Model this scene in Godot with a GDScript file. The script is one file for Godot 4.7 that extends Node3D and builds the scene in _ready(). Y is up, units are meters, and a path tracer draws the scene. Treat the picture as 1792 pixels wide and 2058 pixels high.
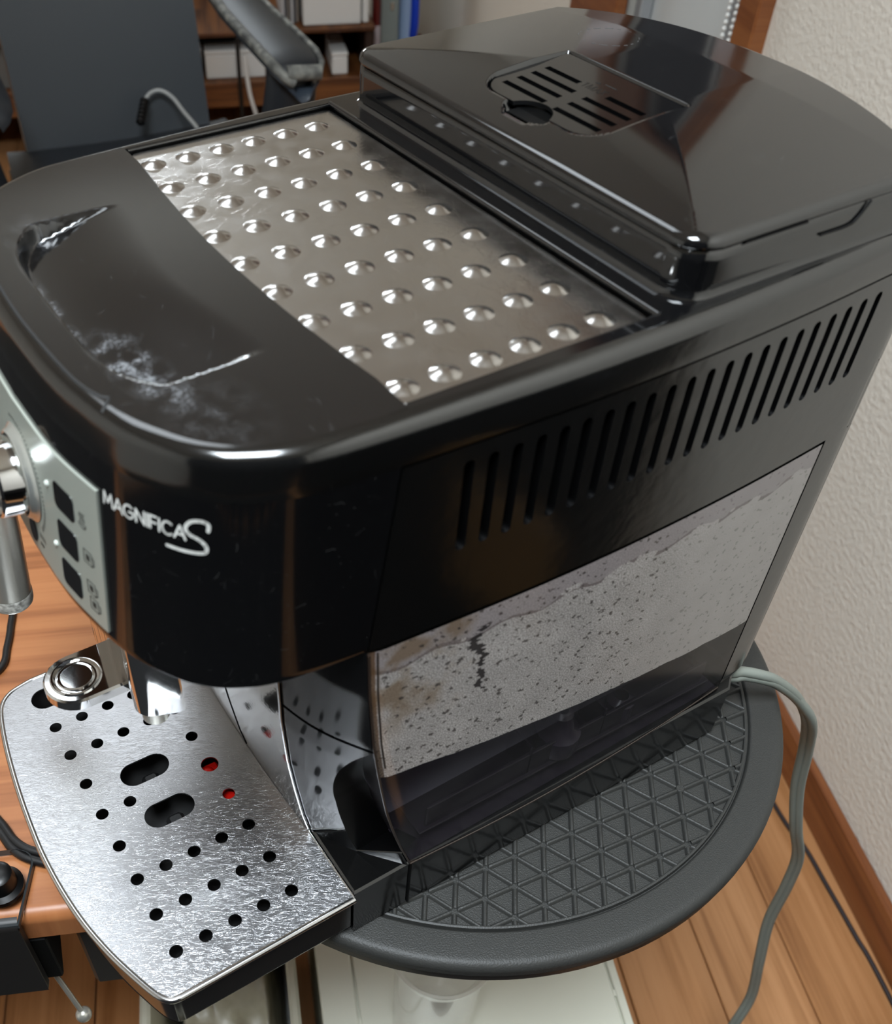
extends Node3D
# The world's axes are the machine's: x to its tank side, y up from the turntable's top, z to its front.
# The room stands turned by 23.5 degrees: u runs along the bright wall, w towards it.

const XC := -0.1215          # middle of the machine
const TOP := 0.317           # its deck
const CHIN := 0.2187         # underside of the front
const CU := 0.91706
const SU := 0.39875
const FLOOR := -0.72
const CEIL := 1.68
const WALL := 0.5866

var M := {}
var names := {}

# ------------------------------------------------------------------ mesh collecting
class B:
	var v := PackedVector3Array()
	var n := PackedVector3Array()
	var t := PackedVector2Array()
	var idx := PackedInt32Array()
	var soup := PackedVector3Array()
	var soup_t := PackedVector2Array()

	# rows of points, smooth; hint is a direction the face looks to (or a point it looks away from)
	func patch(rows: Array, hint: Vector3, away := false, close_u := false, uvs: Array = []) -> void:
		var R := rows.size()
		var C: int = rows[0].size()
		var nn := PackedVector3Array()
		nn.resize(R * C)
		var tri := PackedInt32Array()
		var score := 0.0
		var CC := C if close_u else C - 1
		for r in R - 1:
			var ra: PackedVector3Array = rows[r]
			var rb: PackedVector3Array = rows[r + 1]
			for c in CC:
				var d := (c + 1) % C
				var p00 := ra[c]
				var p01 := ra[d]
				var p10 := rb[c]
				var p11 := rb[d]
				var f1 := (p10 - p00).cross(p01 - p00)
				var f2 := (p11 - p10).cross(p01 - p10)
				var i0 := r * C + c
				var i1 := r * C + d
				var i2 := i0 + C
				var i3 := i1 + C
				nn[i0] += f1
				nn[i1] += f1 + f2
				nn[i2] += f1 + f2
				nn[i3] += f2
				var h := hint
				if away:
					h = (p00 + p11) * 0.5 - hint
				score += (f1 + f2).dot(h)
				tri.append_array([i0, i1, i2, i1, i3, i2])
		var s := 1.0 if score >= 0.0 else -1.0
		var first := v.size()
		for r in R:
			var ra: PackedVector3Array = rows[r]
			for c in C:
				v.append(ra[c])
				var q := nn[r * C + c] * s
				n.append(q.normalized() if q.length_squared() > 1e-30 else Vector3.UP)
				t.append(uvs[r][c] if uvs.size() else Vector2(float(c) / maxf(C - 1, 1), float(r) / maxf(R - 1, 1)))
		for k in range(0, tri.size(), 3):
			if s > 0.0:
				idx.append_array([first + tri[k], first + tri[k + 1], first + tri[k + 2]])
			else:
				idx.append_array([first + tri[k], first + tri[k + 2], first + tri[k + 1]])

	func tri(a: Vector3, b: Vector3, c: Vector3, hint: Vector3) -> void:
		if (c - a).cross(b - a).dot(hint) >= 0.0:
			soup.append_array([a, b, c])
		else:
			soup.append_array([a, c, b])

	func quad(a: Vector3, b: Vector3, c: Vector3, d: Vector3, hint: Vector3) -> void:
		tri(a, b, c, hint)
		tri(a, c, d, hint)

	# polygon through a map(Vector2) -> Vector3
	func face(poly: PackedVector2Array, map: Callable, hint: Vector3) -> void:
		var big := PackedVector2Array()
		for q in poly:
			big.append(q * 2000.0)
		var k := Geometry2D.triangulate_polygon(big)
		for i in range(0, k.size(), 3):
			tri(map.call(poly[k[i]]), map.call(poly[k[i + 1]]), map.call(poly[k[i + 2]]), hint)

	# extruded outline with chamfered rims
	func prism(poly: PackedVector2Array, o: Vector3, ex: Vector3, ey: Vector3, h0: float, h1: float, ch := 0.0, caps := true) -> void:
		var ez := ex.cross(ey).normalized()
		var P := poly.duplicate()
		if Geometry2D.is_polygon_clockwise(P):
			P.reverse()
		var N := P.size()
		var inset := PackedVector2Array()
		for i in N:
			var e0 := (P[i] - P[(i + N - 1) % N]).normalized()
			var e1 := (P[(i + 1) % N] - P[i]).normalized()
			var m := (Vector2(-e0.y, e0.x) + Vector2(-e1.y, e1.x))
			var L := m.length()
			m = m / L if L > 1e-6 else Vector2.ZERO
			var cosv: float = maxf(0.5, m.dot(Vector2(-e0.y, e0.x)))
			inset.append(P[i] + m * ch / cosv)
		var rings := []
		if ch > 0.0:
			rings = [[inset, h0], [P, h0 + ch], [P, h1 - ch], [inset, h1]]
		else:
			rings = [[P, h0], [P, h1]]
		for r in rings.size() - 1:
			for i in N:
				var j := (i + 1) % N
				var qa: Vector2 = rings[r][0][i]
				var qb: Vector2 = rings[r][0][j]
				var qc: Vector2 = rings[r + 1][0][j]
				var qd: Vector2 = rings[r + 1][0][i]
				var za: float = rings[r][1]
				var zb: float = rings[r + 1][1]
				var e := P[j] - P[i]
				var hint := ex * e.y - ey * e.x
				if r == 0 and ch > 0.0:
					hint = hint.normalized() - ez
				elif r == 2:
					hint = hint.normalized() + ez
				quad(o + ex * qa.x + ey * qa.y + ez * za, o + ex * qb.x + ey * qb.y + ez * za, o + ex * qc.x + ey * qc.y + ez * zb, o + ex * qd.x + ey * qd.y + ez * zb, hint)
		if caps:
			var A: PackedVector2Array = rings[0][0]
			var Z: PackedVector2Array = rings[rings.size() - 1][0]
			face(A, func(q: Vector2) -> Vector3: return o + ex * q.x + ey * q.y + ez * h0, -ez)
			face(Z, func(q: Vector2) -> Vector3: return o + ex * q.x + ey * q.y + ez * h1, ez)

	func box(c: Vector3, s: Vector3, ch := 0.0, bx := Basis.IDENTITY) -> void:
		var p := PackedVector2Array([Vector2(-s.x, -s.z) / 2, Vector2(s.x, -s.z) / 2, Vector2(s.x, s.z) / 2, Vector2(-s.x, s.z) / 2])
		if ch > 0.0:
			p = PackedVector2Array()
			var hx := s.x / 2
			var hz := s.z / 2
			for q in [[1, 1], [-1, 1], [-1, -1], [1, -1]]:
				var a := Vector2(q[0] * (hx - ch), q[1] * hz)
				var b := Vector2(q[0] * hx, q[1] * (hz - ch))
				if q[0] * q[1] > 0:
					p.append_array([b, a])
				else:
					p.append_array([a, b])
		prism(p, c, bx.x, -bx.z, -s.y / 2, s.y / 2, ch)

	func tube(path: PackedVector3Array, r: float, sides := 10, caps := true, r2 := -1.0, flat := 1.0, up := Vector3.UP) -> void:
		var rows := []
		var N := path.size()
		var nrm := up
		for i in N:
			var d := (path[mini(i + 1, N - 1)] - path[maxi(i - 1, 0)]).normalized()
			nrm = (nrm - d * nrm.dot(d))
			if nrm.length() < 1e-4:
				nrm = d.cross(Vector3(0.3, 0.5, 0.8))
			nrm = nrm.normalized()
			var bi := d.cross(nrm)
			var rr := r if r2 < 0.0 else lerpf(r, r2, float(i) / (N - 1))
			var row := PackedVector3Array()
			for k in sides:
				var a := TAU * k / sides
				row.append(path[i] + nrm * cos(a) * rr * flat + bi * sin(a) * rr)
			rows.append(row)
		var first := v.size()
		patch(rows, Vector3.ZERO, false, true)
		# orient: compare with the first ring
		var out: Vector3 = rows[0][0] - path[0]
		if n[first].dot(out) < 0.0:
			for i in range(first, v.size()):
				n[i] = -n[i]
			for k in range(idx.size() - (N - 1) * sides * 6, idx.size(), 3):
				var q := idx[k + 1]
				idx[k + 1] = idx[k + 2]
				idx[k + 2] = q
		if caps:
			for e in [0, N - 1]:
				var d2 := (path[0] - path[1]) if e == 0 else (path[N - 1] - path[N - 2])
				for k in sides:
					tri(path[e], rows[e][k], rows[e][(k + 1) % sides], d2)

	# profile of (radius, height) turned round an axis
	func lathe(prof: PackedVector2Array, o: Vector3, axis := Vector3.UP, sides := 32, a0 := 0.0, a1 := TAU) -> void:
		var ax := axis.normalized()
		var ex := ax.cross(Vector3.RIGHT if absf(ax.x) < 0.8 else Vector3.UP).normalized()
		var ey := ax.cross(ex)
		for i in prof.size() - 1:
			var p := prof[i]
			var q := prof[i + 1]
			var e := q - p
			if e.length() < 1e-7:
				continue
			for k in sides:
				var b0 := a0 + (a1 - a0) * k / sides
				var b1 := a0 + (a1 - a0) * (k + 1) / sides
				var d0 := ex * cos(b0) + ey * sin(b0)
				var d1 := ex * cos(b1) + ey * sin(b1)
				var hint := (d0 + d1) * e.y * 0.5 - ax * e.x
				var A := o + d0 * p.x + ax * p.y
				var Bq := o + d1 * p.x + ax * p.y
				var Cq := o + d1 * q.x + ax * q.y
				var D := o + d0 * q.x + ax * q.y
				if p.x > 1e-7:
					tri(A, Bq, Cq, hint)
				if q.x > 1e-7:
					tri(A, Cq, D, hint)

	func mesh(crease := 40.0) -> ArrayMesh:
		if soup.size():
			var F := soup.size() / 3
			var fn := PackedVector3Array()
			var at := {}
			for f in F:
				var a := soup[f * 3]
				fn.append((soup[f * 3 + 2] - a).cross(soup[f * 3 + 1] - a))
				for k in 3:
					var key := Vector3i((soup[f * 3 + k] * 200000.0).round())
					if at.has(key):
						at[key].append(f)
					else:
						at[key] = PackedInt32Array([f])
			var lim := cos(deg_to_rad(crease))
			var un := PackedVector3Array()
			for f in F:
				un.append(fn[f].normalized())
			for f in F:
				for k in 3:
					var p := soup[f * 3 + k]
					var key := Vector3i((p * 200000.0).round())
					var s := Vector3.ZERO
					for g in at[key]:
						if un[f].dot(un[g]) > lim:
							s += fn[g]
					idx.append(v.size())
					v.append(p)
					n.append(s.normalized() if s.length_squared() > 1e-30 else un[f])
					t.append(Vector2(p.x, p.z))
			soup = PackedVector3Array()
		var a := []
		a.resize(Mesh.ARRAY_MAX)
		a[Mesh.ARRAY_VERTEX] = v
		a[Mesh.ARRAY_NORMAL] = n
		a[Mesh.ARRAY_TEX_UV] = t
		a[Mesh.ARRAY_INDEX] = idx
		var m := ArrayMesh.new()
		m.add_surface_from_arrays(Mesh.PRIMITIVE_TRIANGLES, a)
		return m


func numbered(s: String) -> String:
	if not names.has(s):
		names[s] = 0
		return s
	names[s] += 1
	return "%s_%03d" % [s, names[s]]


func obj(called: String, b: B, mat: Material, parent: Node = null, crease := 40.0) -> MeshInstance3D:
	var o := MeshInstance3D.new()
	o.name = called if parent else numbered(called)
	o.mesh = b.mesh(crease)
	o.material_override = mat
	if parent:
		parent.add_child(o, true)
	else:
		add_child(o, true)
	return o


func inst(called: String, m: Mesh, mat: Material, parent: Node, at: Transform3D) -> MeshInstance3D:
	var o := MeshInstance3D.new()
	o.name = called
	o.mesh = m
	o.material_override = mat
	o.transform = at
	parent.add_child(o, true)
	return o


func tag(o: Node, label: String, category: String, group := "") -> Node:
	o.set_meta("label", label)
	o.set_meta("category", category)
	if group:
		o.set_meta("group", group)
	return o


func thing(called: String, label: String, category: String, at := Vector3.ZERO, turn := 0.0, group := "") -> Node3D:
	var o := Node3D.new()
	o.name = numbered(called)
	add_child(o, true)
	o.position = at
	o.rotation.y = turn
	tag(o, label, category, group)
	return o


func struct(called: String, b: B, mat: Material, room := true) -> MeshInstance3D:
	var o := obj(called, b, mat)
	o.set_meta("kind", "structure")
	if room:
		o.rotation.y = deg_to_rad(-23.5)
	return o


func room(u: float, y: float, w: float) -> Vector3:
	return Vector3(u * CU + w * SU, y, u * SU - w * CU)


func smooth_path(p: PackedVector3Array, per := 8) -> PackedVector3Array:
	var out := PackedVector3Array()
	for i in p.size() - 1:
		var a := p[maxi(i - 1, 0)]
		var d := p[mini(i + 2, p.size() - 1)]
		for k in per:
			out.append(p[i].cubic_interpolate(p[i + 1], a, d, float(k) / per))
	out.append(p[p.size() - 1])
	return out


func smooth2(p: PackedVector2Array, per := 8) -> PackedVector2Array:
	var out := PackedVector2Array()
	for i in p.size() - 1:
		var a := p[maxi(i - 1, 0)]
		var d := p[mini(i + 2, p.size() - 1)]
		for k in per:
			out.append(p[i].cubic_interpolate(p[i + 1], a, d, float(k) / per))
	out.append(p[p.size() - 1])
	return out


func rounded(w: float, h: float, r: float, per := 6) -> PackedVector2Array:
	var out := PackedVector2Array()
	for q in [[1, -1, -PI / 2], [1, 1, 0.0], [-1, 1, PI / 2], [-1, -1, PI]]:
		var c := Vector2(q[0] * (w / 2 - r), q[1] * (h / 2 - r))
		for k in per + 1:
			var a: float = q[2] + PI / 2 * k / per
			out.append(c + Vector2(cos(a), sin(a)) * r)
	return out


func capsule(cx: float, cy: float, half: float, r: float, vertical: bool, per := 8) -> PackedVector2Array:
	var out := PackedVector2Array()
	for k in per + 1:
		var a := PI * k / per
		out.append(Vector2(cos(a) * r, half + sin(a) * r))
	for k in per + 1:
		var a := PI + PI * k / per
		out.append(Vector2(cos(a) * r, -half + sin(a) * r))
	for i in out.size():
		var q := out[i]
		out[i] = Vector2(cx, cy) + (q if vertical else Vector2(-q.y, q.x))
	return out


# ------------------------------------------------------------------ materials
func mat(albedo: Color, rough: float, metal := 0.0, spec := 0.5) -> StandardMaterial3D:
	var m := StandardMaterial3D.new()
	m.albedo_color = albedo
	m.roughness = rough
	m.metallic = metal
	m.metallic_specular = spec
	return m


func noise_tex(freq: float, size := 512, octaves := 4, seed_ := 1, as_normal := false, bump := 4.0, ramp: Gradient = null) -> NoiseTexture2D:
	var f := FastNoiseLite.new()
	f.seed = seed_
	f.frequency = freq
	f.fractal_octaves = octaves
	f.noise_type = FastNoiseLite.TYPE_SIMPLEX_SMOOTH
	var t := NoiseTexture2D.new()
	t.width = size
	t.height = size
	t.seamless = true
	t.noise = f
	t.as_normal_map = as_normal
	t.bump_strength = bump
	if ramp:
		t.color_ramp = ramp
	return t


func grad(stops: Array) -> Gradient:
	var g := Gradient.new()
	var o := PackedFloat32Array()
	var c := PackedColorArray()
	for s in stops:
		o.append(s[0])
		c.append(s[1])
	g.offsets = o
	g.colors = c
	return g


func triplanar(m: StandardMaterial3D, s: float, world := true) -> void:
	m.uv1_triplanar = true
	m.uv1_world_triplanar = world
	m.uv1_scale = Vector3.ONE * s


# black plastic with dust specks and lint; base colour dark
func dust_texture(base: Color, specks: int, lint: int, seed_: int, bright := 0.35) -> ImageTexture:
	var rng := RandomNumberGenerator.new()
	rng.seed = seed_
	var S := 1024
	var im := Image.create(S, S, false, Image.FORMAT_RGB8)
	im.fill(base)
	for i in specks:
		var c := base.lerp(Color(0.75, 0.74, 0.72), bright * pow(rng.randf(), 2.0))
		var x := rng.randi() % S
		var y := rng.randi() % S
		im.set_pixel(x, y, c)
		if rng.randf() < 0.35:
			im.set_pixel((x + 1) % S, y, c.lerp(base, 0.4))
			im.set_pixel(x, (y + 1) % S, c.lerp(base, 0.5))
	for i in lint:
		var p := Vector2(rng.randf() * S, rng.randf() * S)
		var a := rng.randf() * TAU
		var c := base.lerp(Color(0.7, 0.7, 0.68), bright * 0.7 * rng.randf())
		for k in rng.randi_range(5, 26):
			a += rng.randf_range(-0.35, 0.35)
			p += Vector2(cos(a), sin(a))
			im.set_pixel(posmod(int(p.x), S), posmod(int(p.y), S), c)
	return ImageTexture.create_from_image(im)


# scratches as a height picture for brushed and worn steel
func scratch_texture(seed_: int, count: int, length: float, angle: float, spread: float) -> ImageTexture:
	var rng := RandomNumberGenerator.new()
	rng.seed = seed_
	var S := 1024
	var im := Image.create(S, S, false, Image.FORMAT_L8)
	im.fill(Color(0.5, 0.5, 0.5))
	for i in count:
		var p := Vector2(rng.randf() * S, rng.randf() * S)
		var a := angle + rng.randfn(0.0, spread)
		var g := clampf(0.5 + rng.randfn(0.0, 0.16), 0.0, 1.0)
		var d := Vector2(cos(a), sin(a))
		for k in int(length * rng.randf_range(0.3, 1.6)):
			p += d
			im.set_pixel(posmod(int(p.x), S), posmod(int(p.y), S), Color(g, g, g))
	return ImageTexture.create_from_image(im)


func wood(c1: Color, c2: Color, c3: Color, rough: float, along_x: bool, seed_: int, scale := 1.0) -> StandardMaterial3D:
	var f := FastNoiseLite.new()
	f.seed = seed_
	f.frequency = 0.006
	f.fractal_octaves = 5
	f.fractal_gain = 0.62
	f.domain_warp_enabled = true
	f.domain_warp_amplitude = 14.0
	f.domain_warp_frequency = 0.008
	var S := 512
	var im := Image.create(S, S, false, Image.FORMAT_RGB8)
	var g := grad([[0.0, c1], [0.4, c2], [0.62, c2.lerp(c3, 0.6)], [1.0, c3]])
	for y in S:
		for x in S:
			# long in x: squeeze, blended at the border so it tiles
			var px := x if along_x else y
			var py := y if along_x else x
			var k := 0.5 - 0.5 * cos(TAU * px / S)
			var a := f.get_noise_2d(px * 0.14, py * 4.0)
			var b := f.get_noise_2d((px - S) * 0.14 + 700.0, py * 4.0)
			var q := lerpf(b, a, k)
			var fine := f.get_noise_2d(px * 0.6, py * 22.0) * 0.5
			im.set_pixel(x, y, g.sample(clampf(0.5 + q * 0.85 + fine * 0.35, 0.0, 1.0)))
	var m := mat(Color.WHITE, rough)
	m.albedo_texture = ImageTexture.create_from_image(im)
	triplanar(m, scale, false)
	return m


func _ready() -> void:
	# --- camera
	var cam := Camera3D.new()
	cam.name = "camera"
	add_child(cam, true)
	var ca := CameraAttributesPhysical.new()
	ca.frustum_focal_length = 50.0
	ca.frustum_focus_distance = 0.56
	ca.exposure_aperture = 18.0
	ca.frustum_near = 0.05
	ca.frustum_far = 60.0
	cam.attributes = ca
	cam.projection = Camera3D.PROJECTION_FRUSTUM
	cam.keep_aspect = Camera3D.KEEP_HEIGHT
	cam.near = 0.05
	cam.far = 60.0
	cam.size = 0.05 * 2058.0 / 2016.01
	cam.frustum_offset = Vector2((896.0 - 686.54) / 2016.01, (1290.99 - 1029.0) / 2016.01) * 0.05
	var fwd := Vector3(-0.5783, -0.7402, -0.3430).normalized()
	var rgt := Vector3(0.5112, -0.0011, -0.8595)
	rgt = (rgt - fwd * rgt.dot(fwd)).normalized()
	cam.transform = Transform3D(Basis(rgt, rgt.cross(fwd), -fwd), Vector3(0.2033, 0.4951, 0.2716))
	cam.current = true
	# --- sky and exposure
	var we := WorldEnvironment.new()
	we.name = "world_environment"
	var e := Environment.new()
	var sky := Sky.new()
	var sm := ProceduralSkyMaterial.new()
	sm.sky_top_color = Color(0.03, 0.035, 0.05)
	sm.sky_horizon_color = Color(0.05, 0.055, 0.07)
	sm.ground_bottom_color = Color(0.02, 0.02, 0.02)
	sm.ground_horizon_color = Color(0.04, 0.04, 0.045)
	sky.sky_material = sm
	e.background_mode = Environment.BG_SKY
	e.sky = sky
	e.tonemap_mode = Environment.TONE_MAPPER_LINEAR
	e.tonemap_exposure = 1.3
	e.sdfgi_enabled = true
	e.ssao_enabled = true
	e.ssil_enabled = true
	we.environment = e
	add_child(we, true)
	# --- lamps: square ceiling panels, a light just under each glowing face
	ceiling_lamp(room(0.50, CEIL, -0.34), 0.30, 4.2, "square white ceiling light panel above the front of the desk")
	ceiling_lamp(room(-0.98, CEIL, -0.60), 0.34, 0.35, "square white ceiling light panel in the middle of the room")
	wall_lamp()
	materials()
	build_room()
	build_far_things()
	build_desk_things()
	build_turntable()
	build_machine()


func ceiling_lamp(at: Vector3, half: float, power: float, label: String) -> void:
	var t := thing("ceiling_light", label, "ceiling light", at, deg_to_rad(-23.5), "square ceiling lights")
	var b := B.new()
	b.box(Vector3(0, -0.02, 0), Vector3(half * 2 + 0.05, 0.04, half * 2 + 0.05), 0.006)
	obj("lamp_frame", b, mat(Color(0.9, 0.9, 0.88), 0.5), t)
	var d := B.new()
	d.box(Vector3(0, -0.045, 0), Vector3(half * 2, 0.012, half * 2), 0.003)
	var dm := mat(Color(0.95, 0.94, 0.9), 0.6)
	dm.emission_enabled = true
	dm.emission = Color(0.93, 0.97, 1.0)
	dm.emission_energy_multiplier = 0.9
	obj("lamp_diffuser", d, dm, t)
	var l := AreaLight3D.new()
	l.name = "lamp_glow"
	l.area_size = Vector2(half * 2, half * 2)
	l.light_color = Color(0.93, 0.97, 1.0)
	l.light_energy = power
	if "area_range" in l:
		l.area_range = 12.0
	if "area_attenuation" in l:
		l.area_attenuation = 2.0
	l.shadow_enabled = true
	l.rotation = Vector3(-PI / 2, 0, 0)
	l.position = Vector3(0, -0.06, 0)
	t.add_child(l, true)


func wall_lamp() -> void:
	var t := thing("wall_light", "long white fluorescent light on the back wall above the shelves", "wall light", room(-3.555, 1.0, -0.45), deg_to_rad(-23.5))
	var b := B.new()
	b.box(Vector3(0.012, 0, 0), Vector3(0.024, 0.13, 0.56), 0.004)
	obj("lamp_frame", b, mat(Color(0.9, 0.9, 0.88), 0.5), t)
	b = B.new()
	b.box(Vector3(0.036, 0, 0), Vector3(0.022, 0.10, 0.52), 0.004)
	var dm := mat(Color(0.95, 0.95, 0.93), 0.6)
	dm.emission_enabled = true
	dm.emission = Color(0.93, 0.97, 1.0)
	dm.emission_energy_multiplier = 4.0
	obj("lamp_diffuser", b, dm, t)
	var l := AreaLight3D.new()
	l.name = "lamp_glow"
	l.area_size = Vector2(0.52, 0.10)
	l.light_color = Color(0.93, 0.97, 1.0)
	l.light_energy = 0.8
	if "area_range" in l:
		l.area_range = 12.0
	if "area_attenuation" in l:
		l.area_attenuation = 2.0
	l.shadow_enabled = true
	l.rotation = Vector3(0, -PI / 2, 0)
	l.position = Vector3(0.05, 0, 0)
	t.add_child(l, true)


func materials() -> void:
	M.black = mat(Color(1, 1, 1), 0.08, 0.0, 0.74)
	M.black.albedo_texture = dust_texture(Color(0.045, 0.045, 0.05), 2600, 150, 5, 0.55)
	triplanar(M.black, 5.0)
	M.side = mat(Color(1, 1, 1), 0.14, 0.0, 0.75)
	M.side.albedo_texture = dust_texture(Color(0.045, 0.045, 0.044), 900, 30, 15, 0.3)
	triplanar(M.side, 5.0)
	M.side.heightmap_enabled = true
	M.side.heightmap_texture = noise_tex(0.03, 512, 3, 8)
	M.side.heightmap_scale = 0.005
	M.fascia = mat(Color(1, 1, 1), 0.08, 0.0, 0.47)
	M.fascia.albedo_texture = M.black.albedo_texture
	triplanar(M.fascia, 5.0)
	M.matte = mat(Color(0.06, 0.06, 0.062), 0.5)
	M.dark = mat(Color(0.022, 0.022, 0.024), 0.35)
	M.void = mat(Color(0.012, 0.012, 0.013), 0.6, 0.0, 0.3)
	M.rubber = mat(Color(0.185, 0.185, 0.178), 0.52, 0.0, 0.45)
	M.rubber.heightmap_enabled = true
	M.rubber.heightmap_texture = noise_tex(0.12, 512, 3, 4)
	M.rubber.heightmap_scale = 0.02
	triplanar(M.rubber, 14.0)
	M.steel = mat(Color(0.80, 0.79, 0.78), 0.16, 1.0)
	M.steel.heightmap_enabled = true
	M.steel.heightmap_texture = scratch_texture(31, 5200, 46.0, 0.5, 0.9)
	M.steel.heightmap_scale = 0.006
	triplanar(M.steel, 9.0)
	M.steel.roughness_texture = noise_tex(0.012, 512, 4, 9, false, 1.0, grad([[0.0, Color(0.55, 0.55, 0.55)], [1.0, Color(1, 1, 1)]]))
	M.steel.roughness = 0.26
	M.tray = mat(Color(0.72, 0.72, 0.73), 0.29, 1.0)
	M.tray.heightmap_enabled = true
	M.tray.heightmap_texture = scratch_texture(77, 16000, 46.0, 2.1, 0.28)
	M.tray.heightmap_scale = 0.012
	triplanar(M.tray, 14.0)
	M.mirror = mat(Color(0.80, 0.80, 0.79), 0.10, 1.0)
	M.mirror.heightmap_enabled = true
	M.mirror.heightmap_texture = noise_tex(0.05, 512, 4, 12)
	M.mirror.heightmap_scale = 0.003
	triplanar(M.mirror, 12.0)
	M.chrome = mat(Color(0.86, 0.86, 0.86), 0.06, 1.0)
	M.satin = mat(Color(0.74, 0.73, 0.69), 0.30, 0.75)
	M.panel = mat(Color(0.70, 0.72, 0.68), 0.34, 0.45)
	M.print = mat(Color(0.17, 0.18, 0.17), 0.5)
	M.logo = mat(Color(0.86, 0.86, 0.84), 0.4)
	M.wall = mat(Color(0.90, 0.875, 0.83), 0.85)
	M.wall.heightmap_enabled = true
	M.wall.heightmap_texture = noise_tex(0.045, 512, 4, 21)
	M.wall.heightmap_scale = 0.12
	triplanar(M.wall, 4.0)
	M.ceiling = mat(Color(0.88, 0.86, 0.82), 0.9)
	M.trim = wood(Color(0.40, 0.22, 0.11), Color(0.50, 0.29, 0.155), Color(0.58, 0.36, 0.20), 0.4, true, 3, 2.2)
	M.floor = []
	for k in 4:
		var d: float = [0.0, 0.03, -0.03, 0.015][k]
		var fm := wood(Color(0.52 + d, 0.34 + d, 0.20 + d), Color(0.66 + d, 0.46 + d, 0.29 + d), Color(0.74 + d, 0.535 + d, 0.36 + d), 0.33, true, 40 + k, 2.0)
		M.floor.append(fm)
	M.desk = wood(Color(0.50, 0.30, 0.17), Color(0.62, 0.39, 0.235), Color(0.68, 0.45, 0.28), 0.36, false, 60, 2.6)
	M.brown = wood(Color(0.22, 0.12, 0.06), Color(0.42, 0.25, 0.12), Color(0.52, 0.33, 0.17), 0.5, true, 71, 1.6)
	M.chair = mat(Color(0.245, 0.26, 0.275), 0.42)
	M.cushion = mat(Color(0.10, 0.115, 0.135), 0.5)
	M.worn = mat(Color(1, 1, 1), 0.7)
	M.worn.albedo_texture = noise_tex(0.02, 256, 4, 33, false, 1.0, grad([[0.0, Color(0.16, 0.16, 0.16)], [0.45, Color(0.42, 0.42, 0.40)], [1.0, Color(0.66, 0.65, 0.61)]]))
	triplanar(M.worn, 6.0)
	M.white = mat(Color(0.88, 0.88, 0.87), 0.55)
	M.cream = mat(Color(0.88, 0.88, 0.82), 0.42)
	M.cord = mat(Color(0.49, 0.51, 0.48), 0.45)
	M.blackcord = mat(Color(0.07, 0.065, 0.065), 0.45)


func uslab(b: B, u0: float, u1: float, y0: float, y1: float, w0: float, w1: float, ch := 0.0) -> void:
	b.box(Vector3((u0 + u1) / 2, (y0 + y1) / 2, -(w0 + w1) / 2), Vector3(absf(u1 - u0), absf(y1 - y0), absf(w1 - w0)), ch)


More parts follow.
